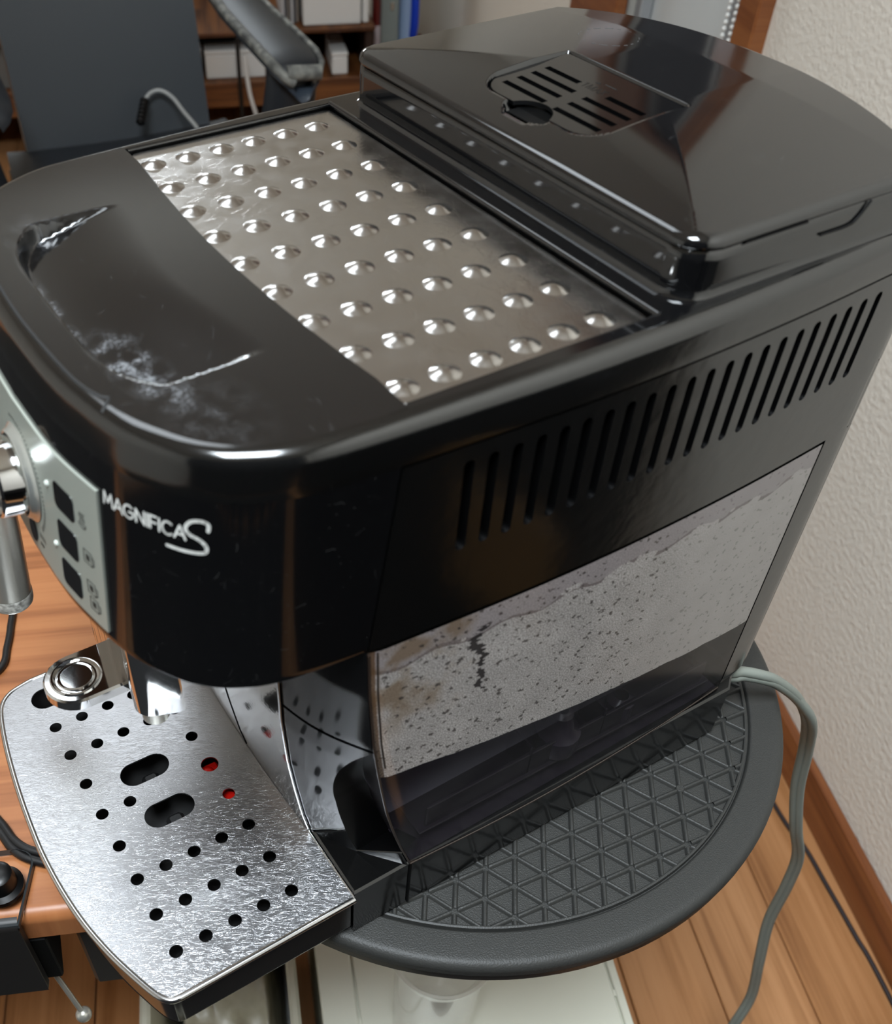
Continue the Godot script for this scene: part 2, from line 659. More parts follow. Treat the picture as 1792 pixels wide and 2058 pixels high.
func build_room() -> void:
	# floor: planks along the wall; those seen are pieces of their own
	var b := B.new()
	uslab(b, -3.7, 1.7, FLOOR - 0.10, FLOOR - 0.012, -2.2, 0.72)
	var fl := struct("floor", b, M.dark)
	var rng := RandomNumberGenerator.new()
	rng.seed = 11
	var rest := []
	for k in 4:
		rest.append(B.new())
	var w := 0.578
	var row := 0
	while w > -2.1:
		var u := -3.6 - rng.randf() * 0.8
		if row == 2:
			u = -3.42
		while u < 1.6:
			var L := 0.91
			var u0 := maxf(u, -3.55)
			var u1 := minf(u + L, 1.55)
			if u1 - u0 > 0.02:
				var pb := B.new()
				uslab(pb, u0 + 0.0006, u1 - 0.0006, FLOOR - 0.012, FLOOR, w - 0.1085, w - 0.0007, 0.0012)
				obj("plank", pb, M.floor[rng.randi() % 4], fl)
			u += L
		w -= 0.1095
		row += 1
	# the bright wall, with the window's opening
	b = B.new()
	uslab(b, -3.6, -1.70, FLOOR, CEIL, WALL, WALL + 0.12)
	uslab(b, -1.70, -1.128, FLOOR, -0.52, WALL, WALL + 0.12)
	uslab(b, -1.70, -1.128, 1.25, CEIL, WALL, WALL + 0.12)
	uslab(b, -1.128, 1.6, FLOOR, CEIL, WALL, WALL + 0.12)
	struct("wall_right", b, M.wall)
	b = B.new()
	uslab(b, -3.68, -3.56, FLOOR, CEIL, -2.1, WALL + 0.12)
	struct("wall_back", b, M.wall)
	b = B.new()
	uslab(b, -3.6, 1.6, FLOOR, CEIL, -2.14, -2.02)
	struct("wall_left", b, M.wall)
	b = B.new()
	uslab(b, 1.56, 1.68, FLOOR, CEIL, -2.1, WALL + 0.12)
	struct("wall_front", b, M.wall)
	b = B.new()
	uslab(b, -3.68, 1.68, CEIL, CEIL + 0.1, -2.14, WALL + 0.12)
	struct("ceiling", b, M.ceiling)
	b = B.new()
	uslab(b, -1.128, 1.56, FLOOR + 0.0005, FLOOR + 0.073, WALL - 0.013, WALL - 0.0005, 0.002)
	uslab(b, -3.5, -1.75, FLOOR + 0.0005, FLOOR + 0.073, WALL - 0.013, WALL - 0.0005, 0.002)
	struct("baseboard_right", b, M.trim)
	# window: brown frame, pale lower pane, dark roller blind above it and the blind's bead chain
	b = B.new()
	var rows := []
	for i in 2:
		var rw := PackedVector3Array()
		for k in 161:
			rw.append(Vector3(1.50 + 0.022 * sin(k * 0.8), FLOOR + 0.02 + i * 2.2, 2.0 - 2.5 * k / 160.0))
		rows.append(rw)
	b.patch(rows, Vector3.LEFT)
	var rows2 := []
	for r in rows:
		var rw := PackedVector3Array()
		for q in r:
			rw.append(q + Vector3(0.004, 0, 0))
		rows2.append(rw)
	b.patch(rows2, Vector3.RIGHT)
	var cu := obj("curtain", b, mat(Color(0.07, 0.07, 0.08), 0.85))
	cu.rotation.y = deg_to_rad(-23.5)
	tag(cu, "long dark curtain hanging at the front wall", "curtain")
	var wf := B.new()
	for s in [[-1.188, -1.128], [-1.90, -1.645]]:
		uslab(wf, s[0], s[1], -0.60, 1.32, WALL - 0.022, WALL - 0.0005 if s[0] < -1.7 else WALL + 0.06, 0.003)
	uslab(wf, -1.645, -1.188, -0.60, -0.52, WALL - 0.022, WALL + 0.06, 0.003)
	uslab(wf, -1.645, -1.188, 1.24, 1.32, WALL - 0.022, WALL + 0.06, 0.003)
	var win := struct("window_1", wf, M.trim)
	b = B.new()
	uslab(b, -1.643, -1.19, -0.519, 0.42, WALL + 0.035, WALL + 0.045)
	obj("frosted_pane", b, mat(Color(0.84, 0.86, 0.86), 0.3), win)
	b = B.new()
	uslab(b, -1.643, -1.615, -0.519, 1.239, WALL + 0.012, WALL + 0.034, 0.003)
	uslab(b, -1.30, -1.19, -0.519, 0.42, WALL + 0.022, WALL + 0.034, 0.003)
	obj("pane_frame", b, mat(Color(0.60, 0.61, 0.62), 0.4), win)
	b = B.new()
	uslab(b, -1.612, -1.19, 0.30, 1.239, WALL + 0.004, WALL + 0.0065)
	obj("roller_blind", b, mat(Color(0.10, 0.105, 0.14), 0.7), win)
	var sph := SphereMesh.new()
	sph.radius = 0.0034
	sph.height = 0.0068
	sph.radial_segments = 10
	sph.rings = 5
	var mm := MultiMesh.new()
	mm.transform_format = MultiMesh.TRANSFORM_3D
	mm.mesh = sph
	mm.instance_count = 2 * 150
	for i in 150:
		mm.set_instance_transform(i, Transform3D(Basis(), Vector3(-1.245 + 0.012 * sin(i * 0.02), 1.2 - i * 0.0086, -(WALL - 0.008))))
		mm.set_instance_transform(150 + i, Transform3D(Basis(), Vector3(-1.222 + 0.012 * sin(i * 0.02), 1.2 - i * 0.0086, -(WALL - 0.008))))
	var ch := MultiMeshInstance3D.new()
	ch.name = "bead_chain"
	ch.multimesh = mm
	ch.material_override = mat(Color(0.93, 0.93, 0.91), 0.3)
	ch.set_meta("kind", "stuff")
	win.add_child(ch, true)


func roomthing(called: String, label: String, category: String, u: float, y: float, w: float, group := "") -> Node3D:
	return thing(called, label, category, room(u, y, w), deg_to_rad(-23.5), group)


# a box part given in room measures relative to the thing's own place
func rbox(called: String, t: Node3D, o: Vector3, u0: float, u1: float, y0: float, y1: float, w0: float, w1: float, m: Material, ch := 0.003) -> MeshInstance3D:
	var b := B.new()
	uslab(b, u0 - o.x, u1 - o.x, y0 - o.y, y1 - o.y, w0 - o.z, w1 - o.z, ch)
	return obj(called, b, m, t)


func build_far_things() -> void:
	# --- office chair, turned a little
	var f := Vector2(0.9642, 0.2650)
	var o := Vector2(-1.6475, -0.4975) + f * 0.2 + Vector2(-f.y, f.x) * 0.17
	var c := thing("office_chair", "dark grey office chair with a worn armrest behind the coffee machine", "chair", room(o.x, FLOOR, o.y), deg_to_rad(-23.5 + 15.37))
	var b := B.new()
	var rows := []
	for i in 25:
		var tt := -0.03 + 0.62 * i / 24.0
		var row := PackedVector3Array()
		for k in 21:
			var s := lerpf(-0.0, 0.345, k / 20.0)
			var bow := 0.018 * (1.0 - pow((k - 10) / 10.0, 2.0))
			var taper := 1.0 - 0.10 * pow(tt / 0.6, 3.0)
			row.append(Vector3(-0.2 - tt * sin(0.244) - bow + 0.02 * sin(tt * 5.0), -0.2323 - FLOOR + tt * cos(0.244) - 0.012 * sin(PI * k / 20.0) * (1.0 if i == 0 else 0.0), -(s - 0.17) * taper))
		rows.append(row)
	b.patch(rows, Vector3.RIGHT)
	var rows2 := []
	for r in rows:
		var q := PackedVector3Array()
		for p in r:
			q.append(p + Vector3(-0.035, 0, 0))
		rows2.append(q)
	b.patch(rows2, Vector3.LEFT)
	var rim := []
	var edge := PackedInt32Array()
	for side in [0, 20]:
		var ra := PackedVector3Array()
		var rb := PackedVector3Array()
		for i in 25:
			ra.append(rows[i][side])
			rb.append(rows2[i][side])
		b.patch([ra, rb], Vector3(0, 0, 1 if side == 0 else -1))
	b.patch([rows[0], rows2[0]], Vector3.DOWN)
	b.patch([rows[24], rows2[24]], Vector3.UP)
	obj("backrest", b, M.chair, c)
	b = B.new()
	var sy := -0.247 - FLOOR
	rows = []
	for i in 18:
		var row := PackedVector3Array()
		for k in 19:
			var a := (i / 17.0) * 2.0 - 1.0
			var d := (k / 18.0) * 2.0 - 1.0
			var lim := 1.0 - 0.06 * a * a
			var hh := 0.022 * (1.0 - pow(absf(a), 6.0)) * (1.0 - pow(absf(d), 6.0)) - 0.01 * (1 - d * d)
			row.append(Vector3(0.01 + a * 0.235, sy - 0.012 + hh, -d * lim * 0.222 - 0.005))
		rows.append(row)
	b.patch(rows, Vector3.UP)
	b.box(Vector3(0.01, sy - 0.045, -0.005), Vector3(0.46, 0.06, 0.43), 0.02)
	obj("seat", b, M.cushion, c)
	for s in [1.0, -1.0]:
		b = B.new()
		var topw := PackedVector3Array()
		var ay := -0.062 - FLOOR
		var prof := [[-0.31, 0.022, 0.040], [-0.24, 0.012, 0.044], [-0.17, 0.004, 0.046], [-0.05, 0.0, 0.048], [0.05, -0.004, 0.048], [0.085, -0.010, 0.044], [0.10, -0.020, 0.034], [0.104, -0.030, 0.020]]
		rows = []
		for q in prof:
			var row := PackedVector3Array()
			for k in 13:
				var a := PI * k / 12.0
				var r0: float = 0.42 if s > 0 else 0.5
				var cz: float = -(s * 0.25 - 0.0) + s * 0.0
				row.append(Vector3(q[0], ay + q[1] - 0.014 + 0.018 * sin(a), cz + cos(a) * q[2]))
			rows.append(row)
		b.patch(rows, Vector3.UP)
		obj("arm_pad", b, M.cushion, c)
		b = B.new()
		for e in [1.0, -1.0]:
			var path := PackedVector3Array()
			for q in prof:
				path.append(Vector3(q[0], ay + q[1] - 0.007, -s * (0.255 if s > 0.0 else 0.30) + e * (q[2] - 0.004)))
			b.tube(path, 0.0085 if e > 0.0 else 0.005, 8)
		var kn := PackedVector3Array([Vector3(0.098, ay - 0.022, -s * (0.255 if s > 0.0 else 0.30) + 0.026), Vector3(0.104, ay - 0.026, -s * (0.255 if s > 0.0 else 0.30) - 0.03)])
		b.tube(kn, 0.012, 10)
		obj("worn_arm_edge", b, M.worn, c).set_meta("label", "pale scuffed foam along the armrest edges")
		b = B.new()
		rows = []
		for q in prof:
			var row := PackedVector3Array()
			for k in 13:
				var a := PI + PI * k / 12.0
				row.append(Vector3(q[0], ay + q[1] - 0.016 + 0.022 * sin(a), -s * (0.255 if s > 0.0 else 0.30) + cos(a) * (q[2] - 0.004)))
			rows.append(row)
		b.patch(rows, Vector3.DOWN)
		obj("arm_shell", b, mat(Color(0.22, 0.25, 0.29), 0.4), c)
		b = B.new()
		var pp := PackedVector3Array()
		for k in 9:
			var tt := k / 8.0
			pp.append(Vector3(0.062 - 0.05 * tt * tt, ay - 0.03 - tt * 0.22, -s * ((0.252 if s > 0.0 else 0.297) - 0.03 * tt)))
		b.tube(pp, 0.044, 18, true, 0.05, 0.55, Vector3.RIGHT)
		obj("arm_post", b, M.cushion, c)
	b = B.new()
	b.lathe(PackedVector2Array([Vector2(0.0, sy - 0.07), Vector2(0.03, sy - 0.07), Vector2(0.03, 0.14), Vector2(0.05, 0.12), Vector2(0.05, 0.07), Vector2(0, 0.07)]), Vector3(0.0, 0, 0))
	obj("column", b, M.dark, c)
	for k in 5:
		var d := Vector3(cos(TAU * k / 5), 0, sin(TAU * k / 5))
		b = B.new()
		b.tube(PackedVector3Array([d * 0.03 + Vector3(0, 0.1, 0), d * 0.29 + Vector3(0, 0.065, 0)]), 0.024, 10, true, 0.016)
		obj("foot_spoke", b, M.dark, c)
		b = B.new()
		b.lathe(PackedVector2Array([Vector2(0, -0.02), Vector2(0.026, -0.02), Vector2(0.029, -0.014), Vector2(0.029, 0.014), Vector2(0.026, 0.02), Vector2(0, 0.02)]), d * 0.29 + Vector3(0, 0.029, 0), d.cross(Vector3.UP), 20)
		obj("caster", b, M.dark, c)
	# cable with a ribbed sleeve lying on the seat
	var cc := roomthing("cable", "grey cable with a ribbed black sleeve lying on the office chair seat", "cable", -1.70, -0.222, -0.26)
	b = B.new()
	var P := smooth_path(PackedVector3Array([Vector3(0.005, 0.028, 0.018), Vector3(-0.008, 0.036, 0.006), Vector3(-0.012, 0.038, -0.012), Vector3(0.0, 0.030, -0.032), Vector3(0.03, 0.016, -0.05), Vector3(0.09, 0.002, -0.075), Vector3(0.16, 0.002, -0.07)]), 8)
	b.tube(P, 0.0038, 8)
	obj("cable_sheath", b, mat(Color(0.62, 0.62, 0.61), 0.4), cc)
	b = B.new()
	for k in 6:
		var q := Vector3(0.04, 0.006, 0.028).lerp(Vector3(0.004, 0.030, 0.017), k / 5.5)
		b.lathe(PackedVector2Array([Vector2(0.004, -0.004), Vector2(0.0085, -0.003), Vector2(0.0085, 0.002), Vector2(0.004, 0.004)]), q, Vector3(-0.036, 0.024, -0.011), 12)
	b.tube(PackedVector3Array([Vector3(0.045, 0.003, 0.03), Vector3(0.004, 0.030, 0.017)]), 0.0055, 8)
	obj("ribbed_sleeve", b, M.dark, cc)
	# --- shelves far behind
	var so := Vector3(-2.95, FLOOR, 0.0)
	var sh := roomthing("shelf_unit", "wooden shelf unit with open bays far behind the office chair", "shelf", so.x, so.y, so.z)
	rbox("top_board", sh, so, -3.3, -2.74, -0.408, -0.396, -0.95, 0.31, M.brown)
	rbox("back_panel", sh, so, -3.32, -3.30, FLOOR + 0.02, -0.1, -0.95, 0.31, mat(Color(0.10, 0.065, 0.05), 0.6))
	rbox("lower_board", sh, so, -3.3, -2.74, -0.585, -0.52, -0.95, 0.31, M.brown)
	rbox("side_panel", sh, so, -3.3, -2.76, FLOOR + 0.001, -0.408, 0.285, 0.31, mat(Color(0.16, 0.09, 0.06), 0.5))
	rbox("side_panel", sh, so, -3.3, -2.76, FLOOR + 0.001, -0.408, -0.95, -0.93, M.brown)
	rbox("divider", sh, so, -3.3, -2.78, -0.52, -0.408, 0.045, 0.065, mat(Color(0.13, 0.08, 0.06), 0.5))
	var lo: Array = [
		["storage_box", "large white box on the top board of the far shelf unit", -3.05, -2.76, -0.395, -0.2, 0.115, 0.272, M.white],
		["storage_box", "narrow white box standing beside the large white box on the far shelf", -3.05, -2.765, -0.395, -0.22, 0.277, 0.294, M.white],
		["paper_stack", "grey upright papers beside the large white box on the far shelf", -3.0, -2.78, -0.395, -0.25, 0.060, 0.108, mat(Color(0.55, 0.54, 0.53), 0.7)],
		["storage_box", "low white box on the lower board left of the chair arm", -2.98, -2.77, -0.5195, -0.4475, -0.158, 0.006, M.white],
		["storage_box", "white box mostly hidden behind the chair back on the lower board", -2.98, -2.77, -0.5195, -0.44, -0.36, -0.168, M.white],
		["storage_box", "small white box right of the chair arm on the lower board", -2.93, -2.76, -0.5195, -0.462, 0.192, 0.236, M.white],
		["printer", "black boxy device above the low white box behind the chair arm", -3.0, -2.82, -0.444, -0.412, -0.19, 0.035, M.void],
		["storage_box", "pale grey box on the shelf left of the chair back", -3.0, -2.77, -0.395, -0.2, -0.90, -0.64, mat(Color(0.62, 0.64, 0.66), 0.6)],
		["storage_box", "grey box on the lower board left of the chair back", -3.0, -2.77, -0.5195, -0.42, -0.90, -0.64, mat(Color(0.40, 0.40, 0.39), 0.6)],
	]
	for q in lo:
		var oo := Vector3((q[2] + q[3]) / 2, q[4], (q[6] + q[7]) / 2)
		var t := roomthing(q[0], q[1], "device" if q[0] == "printer" else "paper" if q[0] == "paper_stack" else "box", oo.x, oo.y, oo.z)
		if q[0] == "paper_stack":
			for k in 6:
				var w0: float = lerpf(q[6], q[7], k / 6.0)
				rbox("sheet", t, oo, q[2], q[3] - 0.01 * (k % 3), q[4], q[5] - 0.012 * ((k * 5) % 4), w0, w0 + 0.0055, mat([Color(0.75, 0.75, 0.76), Color(0.42, 0.41, 0.42), Color(0.6, 0.55, 0.5)][k % 3], 0.7), 0.0005)
		else:
			rbox("box_body", t, oo, q[2], q[3], q[4], q[5] - 0.012, q[6], q[7], q[8])
			rbox("box_lid", t, oo, q[2] - 0.0015, q[3] + 0.0015, q[5] - 0.0115, q[5], q[6] - 0.0012, q[7] + 0.0012, q[8])
	b = B.new()
	b.tube(smooth_path(PackedVector3Array([room(-2.735, -0.41, -0.068), room(-2.733, -0.5, -0.069), room(-2.734, -0.62, -0.067), room(-2.74, FLOOR + 0.004, -0.06)])), 0.006, 8)
	tag(obj("cable", b, M.blackcord), "black cable hanging in front of the far shelf boards", "cable")
	b = B.new()
	b.tube(smooth_path(PackedVector3Array([room(-2.735, -0.45, -0.052), room(-2.73, -0.54, -0.044), room(-2.728, -0.6, -0.03), room(-2.73, FLOOR + 0.006, -0.0)])), 0.006, 8)
	tag(obj("cable", b, M.white), "white cable hanging in front of the far shelf boards", "cable")
	b = B.new()
	b.tube(smooth_path(PackedVector3Array([room(-2.72, -0.47, 0.060), room(-2.715, -0.52, 0.072), room(-2.72, -0.58, 0.086), room(-2.725, FLOOR + 0.009, 0.08)])), 0.008, 8)
	tag(obj("cable", b, mat(Color(0.78, 0.70, 0.67), 0.5)), "pinkish white cable hanging beside the chair arm post", "cable")
	var ro := Vector3(-2.80, -0.395, 0.318)
	var t2 := roomthing("bottle", "dark red bottle beside the white boxes at the shelf end", "bottle", -2.85, FLOOR, 0.328)
	b = B.new()
	b.lathe(PackedVector2Array([Vector2(0, 0), Vector2(0.011, 0), Vector2(0.012, 0.28), Vector2(0.012, 0.40), Vector2(0.006, 0.44), Vector2(0, 0.44)]), Vector3.ZERO, Vector3.UP, 20)
	obj("bottle_body", b, mat(Color(0.35, 0.08, 0.07), 0.3), t2)
	b = B.new()
	b.lathe(PackedVector2Array([Vector2(0.0125, 0.24), Vector2(0.0128, 0.245), Vector2(0.0128, 0.29), Vector2(0.0125, 0.295)]), Vector3.ZERO, Vector3.UP, 20)
	obj("bottle_label", b, mat(Color(0.7, 0.66, 0.68), 0.5), t2)
	var co := Vector3(-2.95, FLOOR, 0.375)
	var cb := roomthing("cabinet", "tall grey green metal cabinet in the far corner", "cabinet", co.x, co.y, co.z)
	rbox("cabinet_body", cb, co, -3.0, -2.90, FLOOR, 0.25, 0.348, 0.401, mat(Color(0.53, 0.57, 0.56), 0.45))
	rbox("lock_plate", cb, co, -2.902, -2.897, -0.405, -0.385, 0.376, 0.386, M.satin, 0.001)
	var po := Vector3(-2.95, FLOOR, 0.436)
	var pb := roomthing("water_bottle", "pale blue bottle with a bright blue grip beside the grey cabinet", "bottle", po.x, po.y, po.z)
	b = B.new()
	b.lathe(PackedVector2Array([Vector2(0, 0), Vector2(0.027, 0), Vector2(0.029, 0.01), Vector2(0.029, 0.37), Vector2(0.026, 0.40), Vector2(0, 0.40)]), Vector3.ZERO, Vector3.UP, 24)
	obj("bottle_body", b, mat(Color(0.62, 0.72, 0.86), 0.35), pb)
	b = B.new()
	b.tube(smooth_path(PackedVector3Array([Vector3(0.024, 0.24, -0.012), Vector3(0.034, 0.27, -0.014), Vector3(0.034, 0.33, -0.014), Vector3(0.024, 0.37, -0.012)])), 0.012, 12)
	obj("grip", b, mat(Color(0.05, 0.25, 0.80), 0.35), pb)


func build_desk_things() -> void:
	var o := Vector3(-0.55, FLOOR, -0.5)
	var d := roomthing("desk", "wooden desk with a rounded front edge under the turntable", "desk", o.x, o.y, o.z)
	var b := B.new()
	# top board with its rounded edge running along w
	var prof := PackedVector2Array([Vector2(-0.90, -0.056), Vector2(-0.90, -0.03)])
	for k in 7:
		var a := PI / 2 - PI / 2 * k / 6.0
		prof.append(Vector2(-0.0005 + 0.0085 * cos(a), -0.0385 + 0.0085 * sin(a)))
	prof.append(Vector2(0.008, -0.0545))
	prof.append(Vector2(0.0065, -0.056))
	for i in prof.size():
		prof[i] -= Vector2(o.x, o.y)
	b.prism(prof, Vector3.ZERO, Vector3.RIGHT, Vector3.UP, -0.62, 0.70, 0.0)
	obj("desk_top", b, M.desk, d)
	for q in [[-0.86, 0.06], [-0.86, -1.05], [-0.10, -1.05], [-0.62, 0.06]]:
		rbox("desk_leg", d, o, q[0] - 0.02, q[0] + 0.02, FLOOR, -0.056, q[1] - 0.02, q[1] + 0.02, M.dark)
	b = B.new()
	b.prism(rounded(0.62, 0.62, 0.02), Vector3.ZERO, Vector3.RIGHT, Vector3(0, 0, 1), -0.0025, 0.0, 0.0006)
	var pad := obj("desk_pad", b, mat(Color(0.06, 0.06, 0.065), 0.6))
	pad.position = room(-0.34, -0.0297, -0.79)
	pad.rotation.y = deg_to_rad(-23.5)
	tag(pad, "large black desk pad lying in front of the machine's control panel", "desk pad")
	b = B.new()
	b.prism(rounded(1.45, 2.15, 0.03), Vector3.ZERO, Vector3.RIGHT, Vector3(0, 0, 1), -0.004, 0.0, 0.001)
	var fmt := obj("floor_mat", b, mat(Color(0.075, 0.075, 0.08), 0.8))
	fmt.position = room(0.765, FLOOR + 0.0002, -0.88)
	fmt.rotation.y = deg_to_rad(-23.5)
	tag(fmt, "dark grey floor mat lying before the desk", "mat")
	var ko := Vector3(0.72, FLOOR, 0.45)
	var kb := roomthing("dark_cabinet", "low black cabinet against the wall on the machine's tank side", "cabinet", ko.x, ko.y, ko.z)
	rbox("cabinet_body", kb, ko, 0.15, 1.3, FLOOR, 0.10, 0.32, 0.5715, M.void)
	for k in 2:
		rbox("door", kb, ko, 0.155 + k * 0.575, 0.72 + k * 0.575, -0.06, 0.09, 0.314, 0.3195, mat(Color(0.055, 0.05, 0.05), 0.5))
	rbox("drawer", kb, ko, 0.165, 0.30, -0.23, -0.09, 0.312, 0.3195, mat(Color(0.46, 0.33, 0.16), 0.5))
	var bo := Vector3(-0.02, -0.145, -0.27)
	var br := roomthing("bracket", "dark bracket fixed under the desk edge near the drip tray", "bracket", bo.x, bo.y, bo.z)
	rbox("bracket_body", br, bo, -0.06, -0.001, -0.145, -0.0565, -0.294, -0.225, mat(Color(0.13, 0.115, 0.11), 0.5))
	rbox("bracket_flange", br, bo, -0.07, -0.001, -0.062, -0.0565, -0.30, -0.215, mat(Color(0.13, 0.115, 0.11), 0.5), 0.001)
	# cables on the desk
	b = B.new()
	b.tube(smooth_path(PackedVector3Array([room(-0.30, -0.027, -0.42), room(-0.262, -0.027, -0.362), room(-0.245, -0.027, -0.3432), room(-0.2206, -0.027, -0.3413), room(-0.2014, -0.027, -0.3419), room(-0.181, -0.027, -0.345), room(-0.16, -0.027, -0.37)])), 0.0026, 8)
	tag(obj("cable", b, M.blackcord), "thin dark cable curving on the desk below the steam wand", "cable")
	for k in 2:
		b = B.new()
		var s := 0.006 * k
		b.tube(smooth_path(PackedVector3Array([room(-0.11 + s, -0.0265, -0.40), room(-0.074 + s, -0.0265, -0.349), room(-0.0557 + s, -0.0265, -0.332), room(-0.0413 + s, -0.0265, -0.3219), room(-0.0325 + s, -0.0265, -0.309), room(-0.026 + s, -0.0265, -0.285), room(-0.03 + s, -0.0265, -0.25)])), 0.0028, 8)
		tag(obj("cable", b, M.blackcord), ["black cable running under the drip tray edge, farther from the desk edge", "black cable running under the drip tray edge, nearer to the desk edge"][k], "cable")
	# --- clamp on the desk edge
	var co := Vector3(-0.005, -0.03, -0.335)
	var c := roomthing("desk_clamp", "black metal clamp gripping the desk edge with a ball ended lever", "clamp", co.x, co.y, co.z)
	b = B.new()
	# top plate with a rounded corner, then the bend and the front plate
	var tp := PackedVector2Array([Vector2(-0.029, 0.10), Vector2(-0.029, -0.016)])
	for k in 6:
		var a := PI - PI / 2 * k / 5.0
		tp.append(Vector2(-0.019 + 0.010 * cos(a), -0.0155 - 0.010 * sin(a)))
	tp.append_array(PackedVector2Array([Vector2(0.020, -0.0205), Vector2(0.020, 0.10)]))
	b.prism(tp, Vector3(0, 0.0005, 0), Vector3.RIGHT, Vector3(0, 0, 1), -0.006, -0.0005, 0.001)
	var cm := mat(Color(0.20, 0.21, 0.215), 0.38)
	obj("top_plate", b, cm, c)
	b = B.new()
	var rows := []
	for k in 7:
		var a := PI / 2 - PI / 2 * k / 6.0
		rows.append(PackedVector3Array([Vector3(0.015 + 0.006 * cos(a), 0.0005 + 0.006 * sin(a), -0.0195), Vector3(0.015 + 0.006 * cos(a), 0.0005 + 0.006 * sin(a), 0.10)]))
	rows.append(PackedVector3Array([Vector3(0.021, -0.078, -0.0195), Vector3(0.021, -0.078, 0.10)]))
	b.patch(rows, Vector3(1, 1, 0))
	b.box(Vector3(0.0175, -0.039, 0.04), Vector3(0.0068, 0.078, 0.119), 0.001)
	obj("front_plate", b, mat(Color(0.115, 0.105, 0.10), 0.42), c)
	b = B.new()
	b.prism(PackedVector2Array([Vector2(0.013, -0.028), Vector2(-0.022, -0.028), Vector2(-0.026, -0.045), Vector2(0.010, -0.078), Vector2(0.013, -0.078)]), Vector3(0, 0, -0.028), Vector3.RIGHT, Vector3.UP, 0.0, 0.10, 0.001)
	obj("lower_jaw", b, M.void, c)
	b = B.new()
	b.lathe(PackedVector2Array([Vector2(0, 0.018), Vector2(0.006, 0.018), Vector2(0.0085, 0.016), Vector2(0.0095, 0.006), Vector2(0.0125, 0.004), Vector2(0.0125, 0.0005), Vector2(0, 0.0005)]), Vector3(-0.004, 0.006, -0.010), Vector3.UP, 28)
	obj("clamp_knob", b, M.dark, c)
	b = B.new()
	var r0 := Vector3(0.004, -0.070, -0.017)
	var r1 := Vector3(0.0165, -0.1305, -0.0305)
	b.tube(PackedVector3Array([r0, r1]), 0.0018, 10)
	obj("lever", b, M.satin, c)
	b = B.new()
	var ballp := PackedVector2Array()
	for k in 13:
		ballp.append(Vector2(0.0054 * sin(PI * k / 12.0), -0.0054 * cos(PI * k / 12.0)))
	b.lathe(ballp, r1, Vector3.UP, 24)
	obj("lever_ball", b, M.satin, c)
	# --- white cabinet under the overhang, the jar on it, the crate beside it
	var wo := Vector3(-0.15, FLOOR, 0.0)
	var wb := roomthing("storage_cabinet", "cream white plastic cabinet with a grooved top below the turntable", "cabinet", wo.x, wo.y, wo.z)
	rbox("cabinet_body", wb, wo, -0.34, 0.035, FLOOR, -0.404, -0.141, 0.135, M.cream, 0.004)
	rbox("top_panel", wb, wo, -0.32, 0.033, -0.4045, -0.400, -0.107, 0.1255, M.cream, 0.001)
	for s in [[-0.141, -0.1095], [0.1275, 0.135]]:
		rbox("top_rail", wb, wo, -0.34, 0.035, -0.4045, -0.400, s[0], s[1], M.cream, 0.001)
	for u in [-0.20, -0.054]:
		rbox("bridge", wb, wo, u - 0.003, u + 0.003, -0.4035, -0.4005, -0.1096, -0.1069, M.cream, 0.0002)
		rbox("bridge", wb, wo, u - 0.0, u + 0.006, -0.4035, -0.4005, 0.1254, 0.1276, M.cream, 0.0002)
	var j := roomthing("jar", "clear empty jar standing on the cream cabinet under the turntable rim", "jar", -0.045, -0.3998, -0.046)
	b = B.new()
	b.lathe(PackedVector2Array([Vector2(0.0, 0.002), Vector2(0.030, 0.002), Vector2(0.034, 0.006), Vector2(0.036, 0.10), Vector2(0.034, 0.125), Vector2(0.036, 0.135), Vector2(0.041, 0.146), Vector2(0.0425, 0.149), Vector2(0.0425, 0.152), Vector2(0.0400, 0.152), Vector2(0.0335, 0.138), Vector2(0.0315, 0.125), Vector2(0.0335, 0.10), Vector2(0.0315, 0.008), Vector2(0.0, 0.006)]), Vector3.ZERO, Vector3.UP, 40)
	var gm := mat(Color(0.93, 0.92, 0.90, 0.16), 0.06)
	gm.transparency = BaseMaterial3D.TRANSPARENCY_ALPHA
	obj("jar_glass", b, gm, j)
	var cr := Vector3(-0.02, FLOOR, -0.232)
	var k2 := roomthing("crate", "white open crate with a crumpled bag left of the cream cabinet", "crate", cr.x, cr.y, cr.z)
	rbox("crate_floor", k2, cr, -0.26, 0.26, FLOOR, FLOOR + 0.02, -0.306, -0.160, M.white)
	for s in [[-0.27, 0.26, -0.308, -0.298], [-0.27, 0.26, -0.170, -0.160], [-0.27, -0.26, -0.298, -0.170], [0.25, 0.26, -0.298, -0.170]]:
		rbox("crate_wall", k2, cr, s[0], s[1], FLOOR, -0.42, s[2], s[3], mat(Color(0.80, 0.79, 0.72), 0.5))
	var bag := roomthing("plastic_bag", "crumpled beige plastic bag inside the white crate", "bag", -0.02, FLOOR + 0.02, -0.234)
	b = B.new()
	var fn := FastNoiseLite.new()
	fn.seed = 5
	fn.frequency = 9.0
	fn.noise_type = FastNoiseLite.TYPE_CELLULAR
	fn.cellular_return_type = FastNoiseLite.RETURN_DISTANCE
	rows = []
	for i in 90:
		var row := PackedVector3Array()
		for k in 30:
			var x := -0.235 + 0.47 * i / 89.0
			var z := -0.060 + 0.12 * k / 29.0
			var ed := minf(1.0, minf(minf(i, 89 - i), minf(k, 29 - k)) / 4.0)
			row.append(Vector3(x, 0.002 + ed * (0.225 + 0.05 * fn.get_noise_2d(x, z) + 0.02 * sin(x * 23.0 + z * 31.0)), z))
		rows.append(row)
	b.patch(rows, Vector3.UP)
	var bm := mat(Color.WHITE, 0.35)
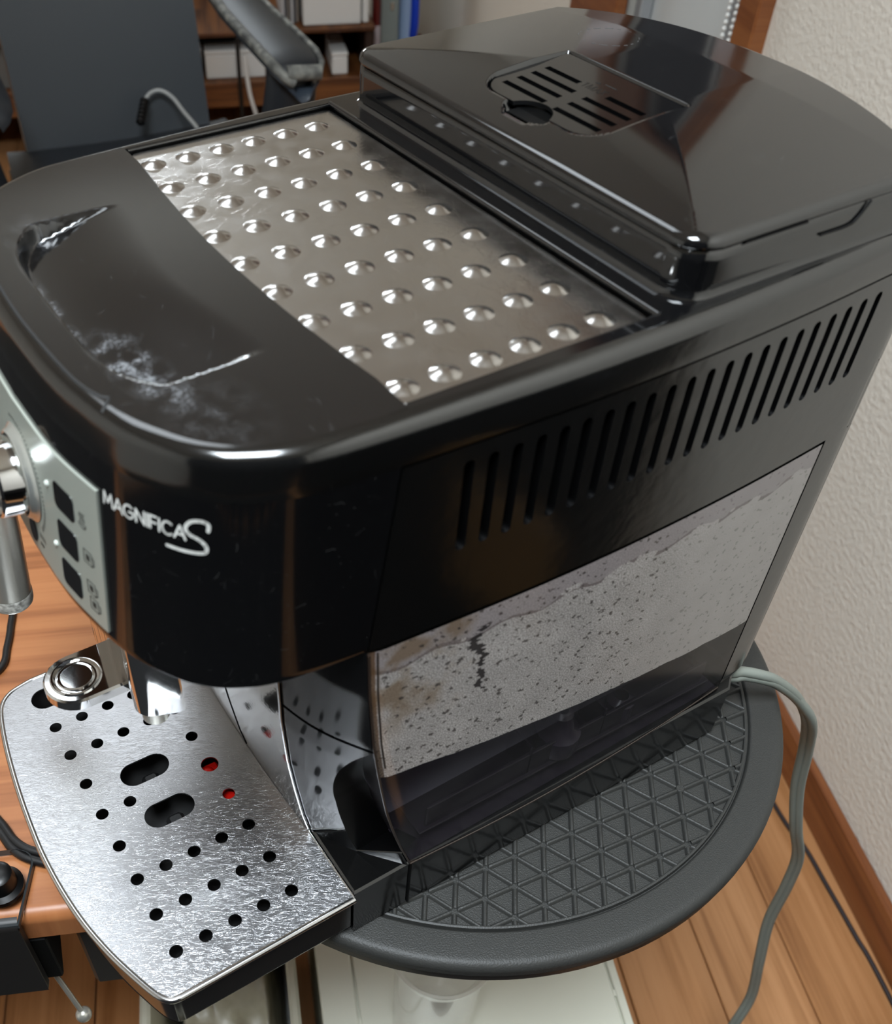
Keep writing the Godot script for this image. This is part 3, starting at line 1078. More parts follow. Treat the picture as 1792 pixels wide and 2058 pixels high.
	bm.albedo_texture = noise_tex(0.02, 256, 4, 90, false, 1.0, grad([[0.0, Color(0.42, 0.38, 0.30)], [0.45, Color(0.70, 0.67, 0.58)], [1.0, Color(0.86, 0.84, 0.78)]]))
	triplanar(bm, 5.0)
	obj("bag_film", b, bm, bag)
	# dark cord lying along the wall on the floor
	b = B.new()
	b.tube(smooth_path(PackedVector3Array([room(-0.75, FLOOR + 0.003, 0.52), room(-0.415, FLOOR + 0.003, 0.5398), room(-0.3397, FLOOR + 0.003, 0.553), room(-0.2821, FLOOR + 0.003, 0.557), room(-0.2063, FLOOR + 0.003, 0.5616), room(-0.1201, FLOOR + 0.003, 0.5655), room(0.3, FLOOR + 0.003, 0.562)])), 0.003, 8)
	tag(obj("floor_cord", b, mat(Color(0.16, 0.13, 0.14), 0.5)), "thin dark cord lying on the floor along the baseboard", "cord")
	# power cord of the machine: a flat twin flex
	var pc := PackedVector3Array([Vector3(-0.020, 0.037, -0.122), Vector3(-0.0146, 0.035, -0.1308), Vector3(-0.0123, 0.034, -0.138), Vector3(-0.0063, 0.030, -0.1493), Vector3(-0.002, 0.022, -0.1611), Vector3(0.0043, 0.0, -0.182), Vector3(0.0088, -0.03, -0.2002), Vector3(0.0066, -0.08, -0.2245), Vector3(0.0088, -0.14, -0.2419), Vector3(0.0167, -0.20, -0.26), Vector3(0.0222, -0.26, -0.2846), Vector3(0.024, -0.32, -0.2965), Vector3(0.0261, -0.39, -0.3029), Vector3(0.0379, -0.46, -0.3079), Vector3(0.0489, -0.53, -0.3145), Vector3(0.0547, -0.58, -0.3033), Vector3(0.06, -0.66, -0.29), Vector3(0.10, FLOOR + 0.004, -0.26), Vector3(0.2, FLOOR + 0.004, -0.25)])
	var p2 := PackedVector3Array()
	for i in pc.size():
		p2.append(pc[i] + (Vector3(0.0012, -0.0042, -0.0022) if i < 6 else Vector3(0.0034, -0.0008, -0.0022)))
	var pt := thing("power_cord", "grey flat power cord leaving the machine's rear corner and hanging down", "cord", Vector3(-0.020, 0.037, -0.122))
	for q in [pc, p2]:
		b = B.new()
		var sp := smooth_path(q)
		for i in sp.size():
			sp[i] -= Vector3(-0.020, 0.037, -0.122)
		b.tube(sp, 0.0033, 10)
		obj("flex_core", b, M.cord, pt)


# ------------------------------------------------------------------ turntable
const TC := Vector3(-0.1222, 0.0, -0.0117)

func build_turntable() -> void:
	var t := thing("turntable", "round black rubber topped turntable under the coffee machine", "turntable", TC)
	var b := B.new()
	var prof := PackedVector2Array([Vector2(0, -0.0022), Vector2(0.1788, -0.0022), Vector2(0.1796, -0.0030), Vector2(0.1806, -0.0030), Vector2(0.1812, -0.0005), Vector2(0.1825, 0.0002), Vector2(0.195, 0.0002)])
	for k in 7:
		var a := PI / 2 - PI / 2 * k / 6.0
		prof.append(Vector2(0.1965 + 0.0055 * cos(a), -0.0053 + 0.0055 * sin(a)))
	prof.append_array(PackedVector2Array([Vector2(0.2018, -0.0095), Vector2(0.2010, -0.0100), Vector2(0, -0.0100)]))
	b.lathe(prof, Vector3.ZERO, Vector3.UP, 128)
	obj("rubber_top", b, M.rubber, t, 50.0)
	b = B.new()
	b.lathe(PackedVector2Array([Vector2(0, -0.0100), Vector2(0.1998, -0.0100), Vector2(0.2008, -0.0110), Vector2(0.2008, -0.0165), Vector2(0.1990, -0.0185), Vector2(0, -0.0185)]), Vector3.ZERO, Vector3.UP, 128)
	obj("lower_disc", b, mat(Color(0.15, 0.135, 0.125), 0.35), t)
	b = B.new()
	b.lathe(PackedVector2Array([Vector2(0, -0.0186), Vector2(0.12, -0.0186), Vector2(0.122, -0.020), Vector2(0.122, -0.0296), Vector2(0, -0.0296)]), Vector3.ZERO, Vector3.UP, 64)
	obj("bearing_ring", b, M.dark, t)
	# raised ribs on a triangular lattice; those seen beside the machine are single pieces
	var L := 0.01859
	var th := -1.4441
	var ax := Vector2(cos(th), sin(th)) * L
	var bx := Vector2(cos(th + TAU / 3), sin(th + TAU / 3)) * L
	var node0 := Vector2(0.0112, -0.0143) - Vector2(TC.x, TC.z)
	var rib := B.new()
	var hl := L * 0.5 - 0.0022
	var pr := [[-0.0016, -0.0023], [-0.0010, -0.0006], [-0.0004, 0.0], [0.0004, 0.0], [0.0010, -0.0006], [0.0016, -0.0023]]
	var rows := []
	for e in [[-hl - 0.0006, 0.0022], [-hl, 0.0], [hl, 0.0], [hl + 0.0006, 0.0022]]:
		var row := PackedVector3Array()
		for q in pr:
			row.append(Vector3(e[0], q[1] - (e[1] if q[1] > -0.002 else 0.0), q[0]))
		rows.append(row)
	rib.patch(rows, Vector3.UP)
	var rm := rib.mesh()
	var hidden := []
	var count := 0
	var cand := []
	for a in range(-24, 25):
		for c in range(-24, 25):
			for k in 3:
				var p := node0 + ax * a + bx * c
				var q := p + (ax if k == 0 else bx if k == 1 else ax + bx)
				var m := (p + q) / 2
				if maxf(p.length(), q.length()) > 0.1785:
					# cut at the ring
					continue
				var d := (q - p).normalized()
				cand.append([m, atan2(-d.y, d.x)])
	for q in cand:
		var m: Vector2 = q[0]
		var at := Transform3D(Basis(Vector3.UP, q[1]), Vector3(m.x, 0, m.y))
		if m.x + TC.x > -0.012 and count < 300:
			inst("rib", rm, M.rubber, t, at)
			count += 1
		else:
			hidden.append(at)
	var mm := MultiMesh.new()
	mm.transform_format = MultiMesh.TRANSFORM_3D
	mm.mesh = rm
	mm.instance_count = hidden.size()
	for i in hidden.size():
		mm.set_instance_transform(i, hidden[i])
	var mi := MultiMeshInstance3D.new()
	mi.name = "hidden_ribs"
	mi.multimesh = mm
	mi.material_override = M.rubber
	mi.set_meta("kind", "stuff")
	t.add_child(mi, true)
	# short ribs that end at the ring
	var se := B.new()
	for a in range(-24, 25):
		for c in range(-24, 25):
			for k in 6:
				var p := node0 + ax * a + bx * c
				if p.length() > 0.1765:
					continue
				var dd := [ax, bx, ax + bx, -ax, -bx, -ax - bx][k] as Vector2
				var q := p + dd
				if q.length() <= 0.1785:
					continue
				var d := dd.normalized()
				var pd := p.dot(d)
				var reach := -pd + sqrt(pd * pd - p.length_squared() + 0.1782 * 0.1782)
				if reach < 0.0045:
					continue
				var nrm := Vector2(-d.y, d.x)
				var rr := []
				for e in [0.0024, reach]:
					var row := PackedVector3Array()
					for w in pr:
						var pt := p + d * float(e) + nrm * float(w[0])
						row.append(Vector3(pt.x, w[1], pt.y))
					rr.append(row)
				se.patch(rr, Vector3.UP)
	obj("rib_ends", se, M.rubber, t).set_meta("kind", "stuff")
	b = B.new()
	b.lathe(PackedVector2Array([Vector2(0.1775, -0.0023), Vector2(0.1779, -0.0003), Vector2(0.1786, 0.0), Vector2(0.1796, -0.0004), Vector2(0.1800, -0.0030)]), Vector3.ZERO, Vector3.UP, 128)
	obj("rib_ring", b, M.rubber, t)
	b = B.new()
	var nd := node0 + ax * 3
	b.lathe(PackedVector2Array([Vector2(0, 0.0004), Vector2(0.0022, 0.0004), Vector2(0.0028, -0.0002), Vector2(0.003, -0.0022)]), Vector3(nd.x, 0, nd.y), Vector3.UP, 16)
	obj("rib_boss", b, M.rubber, t)


# ------------------------------------------------------------------ outline of the machine's body
var half := PackedVector2Array()   # right half: rear corner, side, front middle

func lean(q: Vector2, y: float) -> Vector2:
	return Vector2(q.x, q.y + 0.115 * (TOP - y) * smoothstep(0.1395, 0.170, q.y))


func make_half() -> void:
	half = smooth2(PackedVector2Array([Vector2(-0.0175, -0.1336), Vector2(-0.0110, -0.1313), Vector2(-0.0084, -0.125), Vector2(-0.0060, -0.10), Vector2(-0.0028, -0.06), Vector2(-0.0007, -0.02), Vector2(0.0004, 0.02), Vector2(0.0002, 0.06), Vector2(-0.0013, 0.10), Vector2(-0.0030, 0.135), Vector2(-0.0046, 0.1545), Vector2(-0.0074, 0.166), Vector2(-0.0129, 0.1777), Vector2(-0.018, 0.1848), Vector2(-0.0249, 0.1911), Vector2(-0.0337, 0.1966), Vector2(-0.0439, 0.2018), Vector2(-0.0549, 0.2054), Vector2(-0.0654, 0.2077), Vector2(-0.08, 0.2103), Vector2(-0.0954, 0.2117), Vector2(-0.1215, 0.2124)]), 5)


func sidex(z: float) -> float:
	for i in half.size() - 1:
		if half[i + 1].y >= z:
			var d := half[i + 1].y - half[i].y
			return lerpf(half[i].x, half[i + 1].x, clampf((z - half[i].y) / maxf(d, 1e-6), 0.0, 1.0))
	return XC


func frontz(x: float, y: float) -> float:
	var xx := x if x > XC else 2.0 * XC - x
	for i in range(half.size() - 1, 0, -1):
		if half[i - 1].x >= xx and half[i - 1].y > 0.1:
			var q := half[i].lerp(half[i - 1], clampf((xx - half[i].x) / maxf(half[i - 1].x - half[i].x, 1e-6), 0.0, 1.0))
			return lean(q, y).y
	return 0.14


# whole open loop, right rear -> front -> left rear, pushed inwards
func loop(y: float, inset := 0.0, zs := -1.0, count := 0) -> PackedVector2Array:
	var p := PackedVector2Array()
	if zs > -0.9:
		p.append(Vector2(sidex(zs), zs))
	for q in half:
		if q.y > zs + 1e-5 or zs < -0.9:
			p.append(q)
	if count > 0:
		p = resample(p, count)
	for i in range(half.size() - 2, -1, -1):
		p.append(Vector2(2 * XC - half[i].x, half[i].y))
	var out := PackedVector2Array()
	for i in p.size():
		var d := (p[mini(i + 1, p.size() - 1)] - p[maxi(i - 1, 0)]).normalized()
		out.append(lean(p[i] + Vector2(-d.y, d.x) * inset, y))
	return out


func resample(p: PackedVector2Array, count: int) -> PackedVector2Array:
	var len := PackedFloat32Array([0.0])
	for i in range(1, p.size()):
		len.append(len[i - 1] + p[i].distance_to(p[i - 1]))
	var out := PackedVector2Array()
	var k := 0
	for i in count:
		var L: float = len[len.size() - 1] * i / (count - 1)
		while k < p.size() - 2 and len[k + 1] < L:
			k += 1
		out.append(p[k].lerp(p[k + 1], clampf((L - len[k]) / maxf(len[k + 1] - len[k], 1e-9), 0, 1)))
	return out


func up3(p: PackedVector2Array, y: float) -> PackedVector3Array:
	var o := PackedVector3Array()
	for q in p:
		o.append(Vector3(q.x, y, q.y))
	return o


func table(t: Array, y: float) -> float:
	if y <= t[0][0]:
		return t[0][1]
	for i in t.size() - 1:
		if y <= t[i + 1][0]:
			return lerpf(t[i][1], t[i + 1][1], (y - t[i][0]) / (t[i + 1][0] - t[i][0]))
	return t[t.size() - 1][1]


const TANKZ := [[0.0432, 0.1109], [0.0634, 0.1173], [0.0834, 0.1226], [0.1017, 0.1266], [0.1217, 0.1298], [0.14, 0.1325], [0.158, 0.1348], [0.192, 0.1374], [0.2187, 0.1383]]
const COLX := [[0.040, -0.0455], [0.2187, -0.0455]]
const COLZ := [[0.036, 0.1420], [0.06, 0.1465], [0.086, 0.1500], [0.110, 0.1527], [0.141, 0.1546], [0.2187, 0.1547]]

func seamz(y: float) -> float:
	return lerpf(0.1277, 0.1383, clampf((0.3001 - y) / 0.0814, 0.0, 1.0))


func column(s: float, y: float) -> Vector3:
	var lx := table(COLX, y)
	var zt := table(TANKZ, y)
	return Vector3(lerpf(lx, sidex(zt), s), y, lerpf(table(COLZ, y), zt, s) + 0.003 * sin(PI * s))


func scoop(x: float, z: float) -> float:
	var a := absf(x - XC)
	var front := 0.1950 - 0.014 * pow(minf(a / 0.0625, 1.2), 5.0)
	var into := smoothstep(0.0, 0.0022, front - z) * smoothstep(0.0, 0.0026, 0.0632 - a)
	var fade := 0.147 + 0.004 * cos(a / 0.0632 * PI)
	return 0.0078 * smoothstep(fade, 0.192, z) * into


func surf(x: float, y: float, off: float) -> Vector3:
	return Vector3(x, y, frontz(x, y) + off)


# flat strokes printed on the front; strokes are polylines of (x, y)
func strokes(b: B, list: Array, hw: float, off: float) -> void:
	for s in list:
		var pts: PackedVector2Array = s
		for i in pts.size() - 1:
			var d := (pts[i + 1] - pts[i])
			if d.length() < 1e-9:
				continue
			d = d.normalized()
			var nn := Vector2(-d.y, d.x) * hw
			var seg := maxi(1, int((pts[i + 1] - pts[i]).length() / 0.003))
			for k in seg:
				var p := pts[i].lerp(pts[i + 1], float(k) / seg)
				var q := pts[i].lerp(pts[i + 1], float(k + 1) / seg)
				b.quad(on_arc(p + nn, off), on_arc(q + nn, off), on_arc(q - nn, off), on_arc(p - nn, off), Vector3(0.4, 0, 1))
		for p in pts:
			for k in 8:
				var a := TAU * k / 8
				var c := TAU * (k + 1) / 8
				b.tri(on_arc(p, off), on_arc(p + Vector2(cos(a), sin(a)) * hw, off), on_arc(p + Vector2(cos(c), sin(c)) * hw, off), Vector3(0.4, 0, 1))


var arc_x := PackedFloat32Array()
var arc_s := PackedFloat32Array()

func make_arc() -> void:
	# distance along the front, measured from the middle
	var s := 0.0
	var last := Vector2(XC, frontz(XC, 0.285))
	var x := XC
	while x < -0.005:
		var q := Vector2(x, frontz(x, 0.285))
		s += q.distance_to(last)
		last = q
		arc_x.append(x)
		arc_s.append(s)
		x += 0.0005


func arc_of(x: float) -> float:
	return arc_s[clampi(int(round((x - XC) / 0.0005)), 0, arc_s.size() - 1)]


func on_arc(p: Vector2, off: float) -> Vector3:
	var s := absf(p.x)
	var lo := 0
	var hi := arc_s.size() - 1
	while hi - lo > 1:
		var mid := (lo + hi) / 2
		if arc_s[mid] > s:
			hi = mid
		else:
			lo = mid
	var x := lerpf(arc_x[lo], arc_x[hi], clampf((s - arc_s[lo]) / maxf(arc_s[hi] - arc_s[lo], 1e-9), 0, 1))
	var dx := 0.0006
	var t := Vector2(2 * dx, frontz(x + dx, p.y) - frontz(x - dx, p.y)).normalized()
	var sg := 1.0 if p.x >= 0.0 else -1.0
	return Vector3(XC + sg * (x - XC + (-t.y) * off), p.y, frontz(x, p.y) + t.x * off)


func build_machine() -> void:
	make_half()
	make_arc()
	var m := thing("coffee_machine", "black espresso machine with a steel cup warmer standing on the round turntable", "coffee machine", Vector3.ZERO)
	build_shell(m)
	build_deck(m)
	build_hopper(m)
	build_tank(m)
	build_front(m)
	build_tray(m)


func build_shell(m: Node3D) -> void:
	var b := B.new()
	var fil := 0.006
	# rounded rim of the deck and the band above the seam
	var rows := []
	for k in 7:
		var a := PI / 2 - PI / 2 * k / 6.0
		rows.append(up3(loop(TOP, fil * (1 - cos(a))), TOP - fil + fil * sin(a)))
	rows.append(up3(loop(0.3052), 0.3052))
	rows.append(up3(loop(0.3006), 0.3006))
	rows.append(up3(loop(0.3003, 0.0004), 0.3003))
	rows.append(up3(loop(0.3003, 0.003), 0.3003))
	b.patch(rows, Vector3(XC, 0.2, 0.03), true)
	obj("upper_rim", b, M.side, m)
	# front fascia and the left side
	b = B.new()
	rows = []
	var ys := [0.3008, 0.29, 0.28, 0.27, 0.26, 0.25, 0.24, 0.23, 0.2225, 0.2200, 0.2191, CHIN]
	for y in ys:
		var ins := 0.0
		if y < 0.2199:
			ins = 0.0006 if y > 0.2189 else 0.0018
		rows.append(up3(loop(y, ins, seamz(y), 90), y))
	b.patch(rows, Vector3(XC, 0.25, 0.03), true)
	obj("front_fascia", b, M.fascia, m)
	# underside of the chin
	b = B.new()
	var lp := loop(CHIN, 0.0018, seamz(CHIN), 90)
	var poly := PackedVector2Array()
	for q in lp:
		if q.y > 0.1:
			poly.append(q)
	poly.append(Vector2(2 * XC, 0.1))
	poly.append(Vector2(-0.006, 0.1))
	b.face(poly, func(q: Vector2) -> Vector3: return Vector3(q.x, CHIN, q.y), Vector3.DOWN)
	obj("chin", b, M.dark, m)
	# left side below, rear wall, core
	b = B.new()
	var left := []
	for y in [CHIN, 0.0]:
		var row := PackedVector3Array()
		for i in range(half.size() - 1, -1, -1):
			if half[i].y < 0.141:
				row.append(Vector3(2 * XC - half[i].x, y, half[i].y))
		left.append(row)
	b.patch(left, Vector3.LEFT)
	b.quad(Vector3(-0.0175, 0.0, -0.1336), Vector3(-0.2255, 0.0, -0.1336), Vector3(-0.2255, TOP - 0.006, -0.1336), Vector3(-0.0175, TOP - 0.006, -0.1336), Vector3.BACK * -1)
	obj("rear_shell", b, M.matte, m)
	b = B.new()
	b.box(Vector3(-0.1545, 0.131, 0.004), Vector3(0.163, 0.176, 0.268), 0.002)
	b.box(Vector3(-0.0490, 0.131, -0.1205), Vector3(0.060, 0.172, 0.0205), 0.0)
	b.box(Vector3(XC, 0.305, -0.055), Vector3(0.20, 0.010, 0.145), 0.0)
	obj("core", b, M.void, m)
	# base block
	b = B.new()
	b.prism(PackedVector2Array([Vector2(-0.003, -0.115), Vector2(-0.003, 0.1085), Vector2(-0.0025, 0.1428), Vector2(-0.2405, 0.1428), Vector2(-0.24, -0.115), Vector2(-0.230, -0.129), Vector2(-0.014, -0.129)]), Vector3(0, 0, 0), Vector3.RIGHT, Vector3(0, 0, 1), -0.0420, -0.0002, 0.0012)
	obj("base", b, M.side, m)
	b = B.new()
	b.box(Vector3(-0.0026, 0.0215, 0.1089), Vector3(0.0012, 0.040, 0.0009))
	obj("base_seam", b, M.void, m)
	# side panel with 22 real slots
	b = B.new()
	var side := func(q: Vector2) -> Vector3: return Vector3(sidex(q.x), q.y, q.x)
	var y0 := 0.2545
	var y1 := 0.2937
	var hw := 0.0021
	var pitch := 0.0096798
	var z_first := 0.10164
	var za := z_first + pitch / 2
	var zb := z_first - 21.5 * pitch
	b.patch(grid_side(0.2952, 0.2997, -0.1330, true), Vector3.RIGHT)
	b.patch(grid_side(CHIN, 0.2530, -0.1330, true), Vector3.RIGHT)
	rows = []
	for y in [0.2530, 0.2741, 0.2952]:
		var row := PackedVector3Array()
		for k in 9:
			var z := lerpf(za, seamz(y) - 0.0007, k / 8.0)
			row.append(Vector3(sidex(z), y, z))
		rows.append(row)
	b.patch(rows, Vector3.RIGHT)
	rows = []
	for y in [0.2530, 0.2952]:
		var row := PackedVector3Array()
		for k in 9:
			var z := lerpf(-0.1330, zb, k / 8.0)
			row.append(Vector3(sidex(z), y, z))
		rows.append(row)
	b.patch(rows, Vector3.RIGHT)
	var inner := B.new()
	for k in 22:
		var zc := z_first - k * pitch
		var cap := capsule(zc, (y0 + y1) / 2, (y1 - y0) / 2 - hw, hw, true, 8)
		for sgn in [1.0, -1.0]:
			var pl := PackedVector2Array()
			var edge: float = zc + sgn * pitch / 2
			pl.append(Vector2(zc, 0.2530))
			pl.append(Vector2(edge, 0.2530))
			pl.append(Vector2(edge, 0.2952))
			pl.append(Vector2(zc, 0.2952))
			# down the slot's rim on this side
			var rimp := []
			for j in 9:
				var a := PI / 2 - PI / 2 * j / 8.0
				rimp.append(Vector2(zc + sgn * cos(a) * hw, (y1 - hw) + sin(a) * hw))
			for j in 9:
				var a := -PI / 2 * j / 8.0
				rimp.append(Vector2(zc + sgn * cos(a) * hw, (y0 + hw) + sin(a) * hw))
			for q in rimp:
				pl.append(q)
			b.face(pl, side, Vector3.RIGHT)
		# walls of the slot and its black bottom
		var N := cap.size()
		for j in N:
			var p := cap[j]
			var q := cap[(j + 1) % N]
			var A: Vector3 = side.call(p)
			var D: Vector3 = side.call(q)
			var h := Vector3(0, (y0 + y1) / 2 - (p.y + q.y) / 2, zc - (p.x + q.x) / 2)
			inner.quad(A, D, D + Vector3(-0.005, 0, 0), A + Vector3(-0.005, 0, 0), h)
	inner.quad(Vector3(-0.0085, 0.25, 0.108), Vector3(-0.0085, 0.298, 0.108), Vector3(-0.013, 0.298, -0.108), Vector3(-0.013, 0.25, -0.108), Vector3.RIGHT)
	obj("side_panel", b, M.side, m, 25.0)
	obj("vent_slots", inner, M.dark, m, 25.0)
	# strip behind the tank
	b = B.new()
	rows = []
	for y in [CHIN, 0.05, 0.041, 0.03]:
		var row := PackedVector3Array()
		for k in 8:
			var z := lerpf(-0.1330, -0.1094, k / 7.0)
			row.append(Vector3(sidex(z) - (0.0 if y > 0.045 else 0.004 * (0.05 - y) / 0.02), y, z))
		rows.append(row)
	b.patch(rows, Vector3.RIGHT)
	b.quad(Vector3(-0.0071, CHIN, -0.1094), Vector3(-0.0071, 0.043, -0.1094), Vector3(-0.03, 0.043, -0.1094), Vector3(-0.03, CHIN, -0.1094), Vector3(0, 0, 1))
	obj("rear_strip", b, M.side, m)
	# black seam behind the gaps
	b = B.new()
	rows = []
	for x in [0.297, 0.303]:
		var row := PackedVector3Array()
		for k in 30:
			var z := lerpf(-0.132, 0.129, k / 29.0)
			row.append(Vector3(sidex(z) - 0.0012, x, z))
		rows.append(row)
	b.patch(rows, Vector3.RIGHT)
	rows = []
	for k in 12:
		var y := lerpf(0.2187, 0.3003, k / 11.0)
		rows.append(PackedVector3Array([Vector3(sidex(seamz(y)) - 0.0012, y, seamz(y) - 0.003), Vector3(sidex(seamz(y)) - 0.0012, y, seamz(y) + 0.003)]))
	b.patch(rows, Vector3.RIGHT)
	rows = []
	for x in [0.214, 0.2225]:
		var row := PackedVector3Array()
		for k in 30:
			var z := lerpf(-0.112, 0.137, k / 29.0)
			row.append(Vector3(sidex(z) - 0.0022, x, z))
		rows.append(row)
	b.patch(rows, Vector3.RIGHT)
	obj("seam_backing", b, M.void, m)


func grid_side(ya: float, yb: float, z0: float, to_seam: bool) -> Array:
	var rows := []
	for i in 5:
		var y := lerpf(ya, yb, i / 4.0)
		var row := PackedVector3Array()
		var z1 := seamz(y) - 0.0007
		for k in 61:
			var z := lerpf(z0, z1, k / 60.0)
			row.append(Vector3(sidex(z), y, z))
		rows.append(row)
	return rows


func plate_front(x: float) -> float:
	var a := (x - XC) / 0.0945
	return 0.1222 + 0.0060 * (1.0 - minf(a * a, 1.0))


func build_deck(m: Node3D) -> void:
	var fil := 0.006
	var xr := -0.0104
	var xl := 2 * XC - xr
	var zr := 0.0193
	# front flap as a height field whose lines follow the outline
	var b := B.new()
	var lp := loop(TOP, fil)
	var outer := PackedVector2Array()
	for q in lp:
		if q.y >= 0.1222:
			outer.append(q)
	outer = resample(outer, 241)
	outer[0] = Vector2(outer[0].x, 0.1222)
	outer[240] = Vector2(outer[240].x, 0.1222)
	var rows := []
	var uvs := []
	for i in 86:
		var v := i / 85.0
		var row := PackedVector3Array()
		var uv := []
		for k in 241:
			var s := k / 240.0
			var ix := lerpf(outer[0].x, outer[240].x, s)
			var p := Vector2(ix, plate_front(clampf(ix, xl, xr))).lerp(outer[k], v)
			row.append(Vector3(p.x, TOP - scoop(p.x, p.y), p.y))
			uv.append(Vector2((p.x + 0.25) / 0.26, (p.y - 0.11) / 0.11))
		rows.append(row)
		uvs.append(uv)
	b.patch(rows, Vector3.UP, false, false, uvs)
	var fm := mat(Color.WHITE, 0.10, 0.0, 0.74)
	fm.albedo_texture = flap_texture()
	obj("front_flap", b, fm, m)
	# strips beside and behind the recess
	b = B.new()
	for sgn in [1.0, -1.0]:
		rows = []
		for k in 40:
			var z := lerpf(-0.128, 0.1222, k / 39.0)
			var xo := sidex(z) - fil
			var xi := xr if z > zr else XC
			var a := Vector3(xo, TOP, z)
			var c := Vector3(xi if z > zr else -0.0104, TOP, z)
			if sgn < 0:
				a.x = 2 * XC - a.x
				c.x = 2 * XC - c.x
			rows.append(PackedVector3Array([a, c]))
		b.patch(rows, Vector3.UP)
	b.quad(Vector3(xr, TOP, -0.128), Vector3(xl, TOP, -0.128), Vector3(xl, TOP, zr), Vector3(xr, TOP, zr), Vector3.UP)
	obj("deck", b, M.black, m)
	# the recess wall and the steel plate with its pressed knobs
	b = B.new()
	var rim := PackedVector2Array()
	for k in 33:
		var x := lerpf(xl, xr, k / 32.0)
		rim.append(Vector2(x, plate_front(x)))
	rim.append(Vector2(xr, zr))
	rim.append(Vector2(xl, zr))
	var n := rim.size()
	var cen := Vector2(XC, 0.07)
	for i in n:
		var p := rim[i]
		var q := rim[(i + 1) % n]
		var hint := cen - (p + q) / 2
		b.quad(Vector3(p.x, TOP, p.y), Vector3(q.x, TOP, q.y), Vector3(q.x, TOP - 0.006, q.y), Vector3(p.x, TOP - 0.006, p.y), Vector3(hint.x, 0, hint.y))
	b.face(rim, func(q: Vector2) -> Vector3: return Vector3(q.x, TOP - 0.0058, q.y), Vector3.UP)
	obj("recess", b, M.dark, m)
	b = B.new()
	for sg in [0, 1]:
		var x := (xr if sg == 0 else xl)
		var e := -1.0 if sg == 0 else 1.0
		b.tube(PackedVector3Array([Vector3(x + e * 0.0004, TOP - 0.0008, zr + 0.0005), Vector3(x + e * 0.0004, TOP - 0.0008, 0.121)]), 0.0007, 8)
	b.tube(PackedVector3Array([Vector3(xl, TOP - 0.0004, zr - 0.0004), Vector3(xr, TOP - 0.0004, zr - 0.0004)]), 0.0013, 10)
	obj("recess_lip", b, M.black, m)
	var pl := Node3D.new()
	pl.name = "cup_warmer_plate"
	m.add_child(pl, true)
	b = B.new()
	var outl := PackedVector2Array()
	var ins := 0.0012
	for k in 41:
		var x := lerpf(xl + ins + 0.004, xr - ins - 0.004, k / 40.0)
		outl.append(Vector2(x, plate_front(x) - ins))
	for q in [[xr - ins - 0.004, plate_front(xr) - ins - 0.004, PI / 2, 0.0], [xr - ins - 0.004, zr + ins + 0.004, 0.0, -PI / 2], [xl + ins + 0.004, zr + ins + 0.004, -PI / 2, -PI], [xl + ins + 0.004, plate_front(xl) - ins - 0.004, PI, PI / 2]]:
		for k in range(1, 6):
			var a: float = lerpf(q[2], q[3], k / 6.0)
			outl.append(Vector2(q[0] + 0.004 * cos(a), q[1] + 0.004 * sin(a)))
	var yp := 0.3150
	b.prism(outl, Vector3(0, yp, 0), Vector3.RIGHT, Vector3(0, 0, 1), 0.0, 0.0012, 0.0003)
	obj("steel_sheet", b, M.steel, pl)
	var db := B.new()
	var R := 0.0054
	var dp := PackedVector2Array()
	for k in 9:
		var t := k / 8.0
		dp.append(Vector2(R * t, 0.00165 * (1.0 - t * t) * (1.0 - 0.25 * t * t)))
	dp.append(Vector2(R + 0.0004, -0.00005))
	var rows2 := []
	for q in dp:
		var row := PackedVector3Array()
		for k in 24:
			row.append(Vector3(cos(TAU * k / 24) * q.x, q.y, sin(TAU * k / 24) * q.x))
		rows2.append(row)
	db.patch(rows2, Vector3.UP, false, true)
	var dm := db.mesh()
	for j in 7:
		for i in 9:
			var f := 1.0 - j / 6.0
			var bow := 0.00703 * f
			var q := (i - 4) / 4.0
			var x := -0.21583 + i * 0.0243897
			inst("dimple", dm, M.steel, pl, Transform3D(Basis(), Vector3(x, yp + 0.00002, 0.035606 + (6 - j) * 0.0161104 + bow * (1.0 - q * q))))
	b = B.new()
	b.lathe(PackedVector2Array([Vector2(0.0031, 0.0), Vector2(0.0033, 0.0003), Vector2(0.0037, 0.0003), Vector2(0.0039, 0.0)]), Vector3(-0.043, yp, 0.1258), Vector3.UP, 32)
	obj("ring_mark", b, mat(Color(0.72, 0.71, 0.69), 0.5, 0.6), pl)
	# seam of the flap
	b = B.new()
	var sp := PackedVector3Array()
	for q in [[-0.1886, 0.2054], [-0.1827, 0.1992], [-0.1815, 0.2012], [-0.1698, 0.2049], [-0.1504, 0.2067], [-0.1215, 0.2078], [-0.0926, 0.2067], [-0.0732, 0.2049], [-0.0625, 0.2018], [-0.0603, 0.1998], [-0.0575, 0.2015], [-0.0556, 0.2040]]:
		sp.append(Vector3(q[0], TOP - 0.0002 + (-0.0011 if q[1] > 0.2035 and absf(q[0] - XC) > 0.0655 else 0.0), q[1] - 0.0010))
	b.tube(smooth_path(sp, 6), 0.00065, 6)
	obj("flap_seam", b, mat(Color(0.11, 0.11, 0.11), 0.7), m)


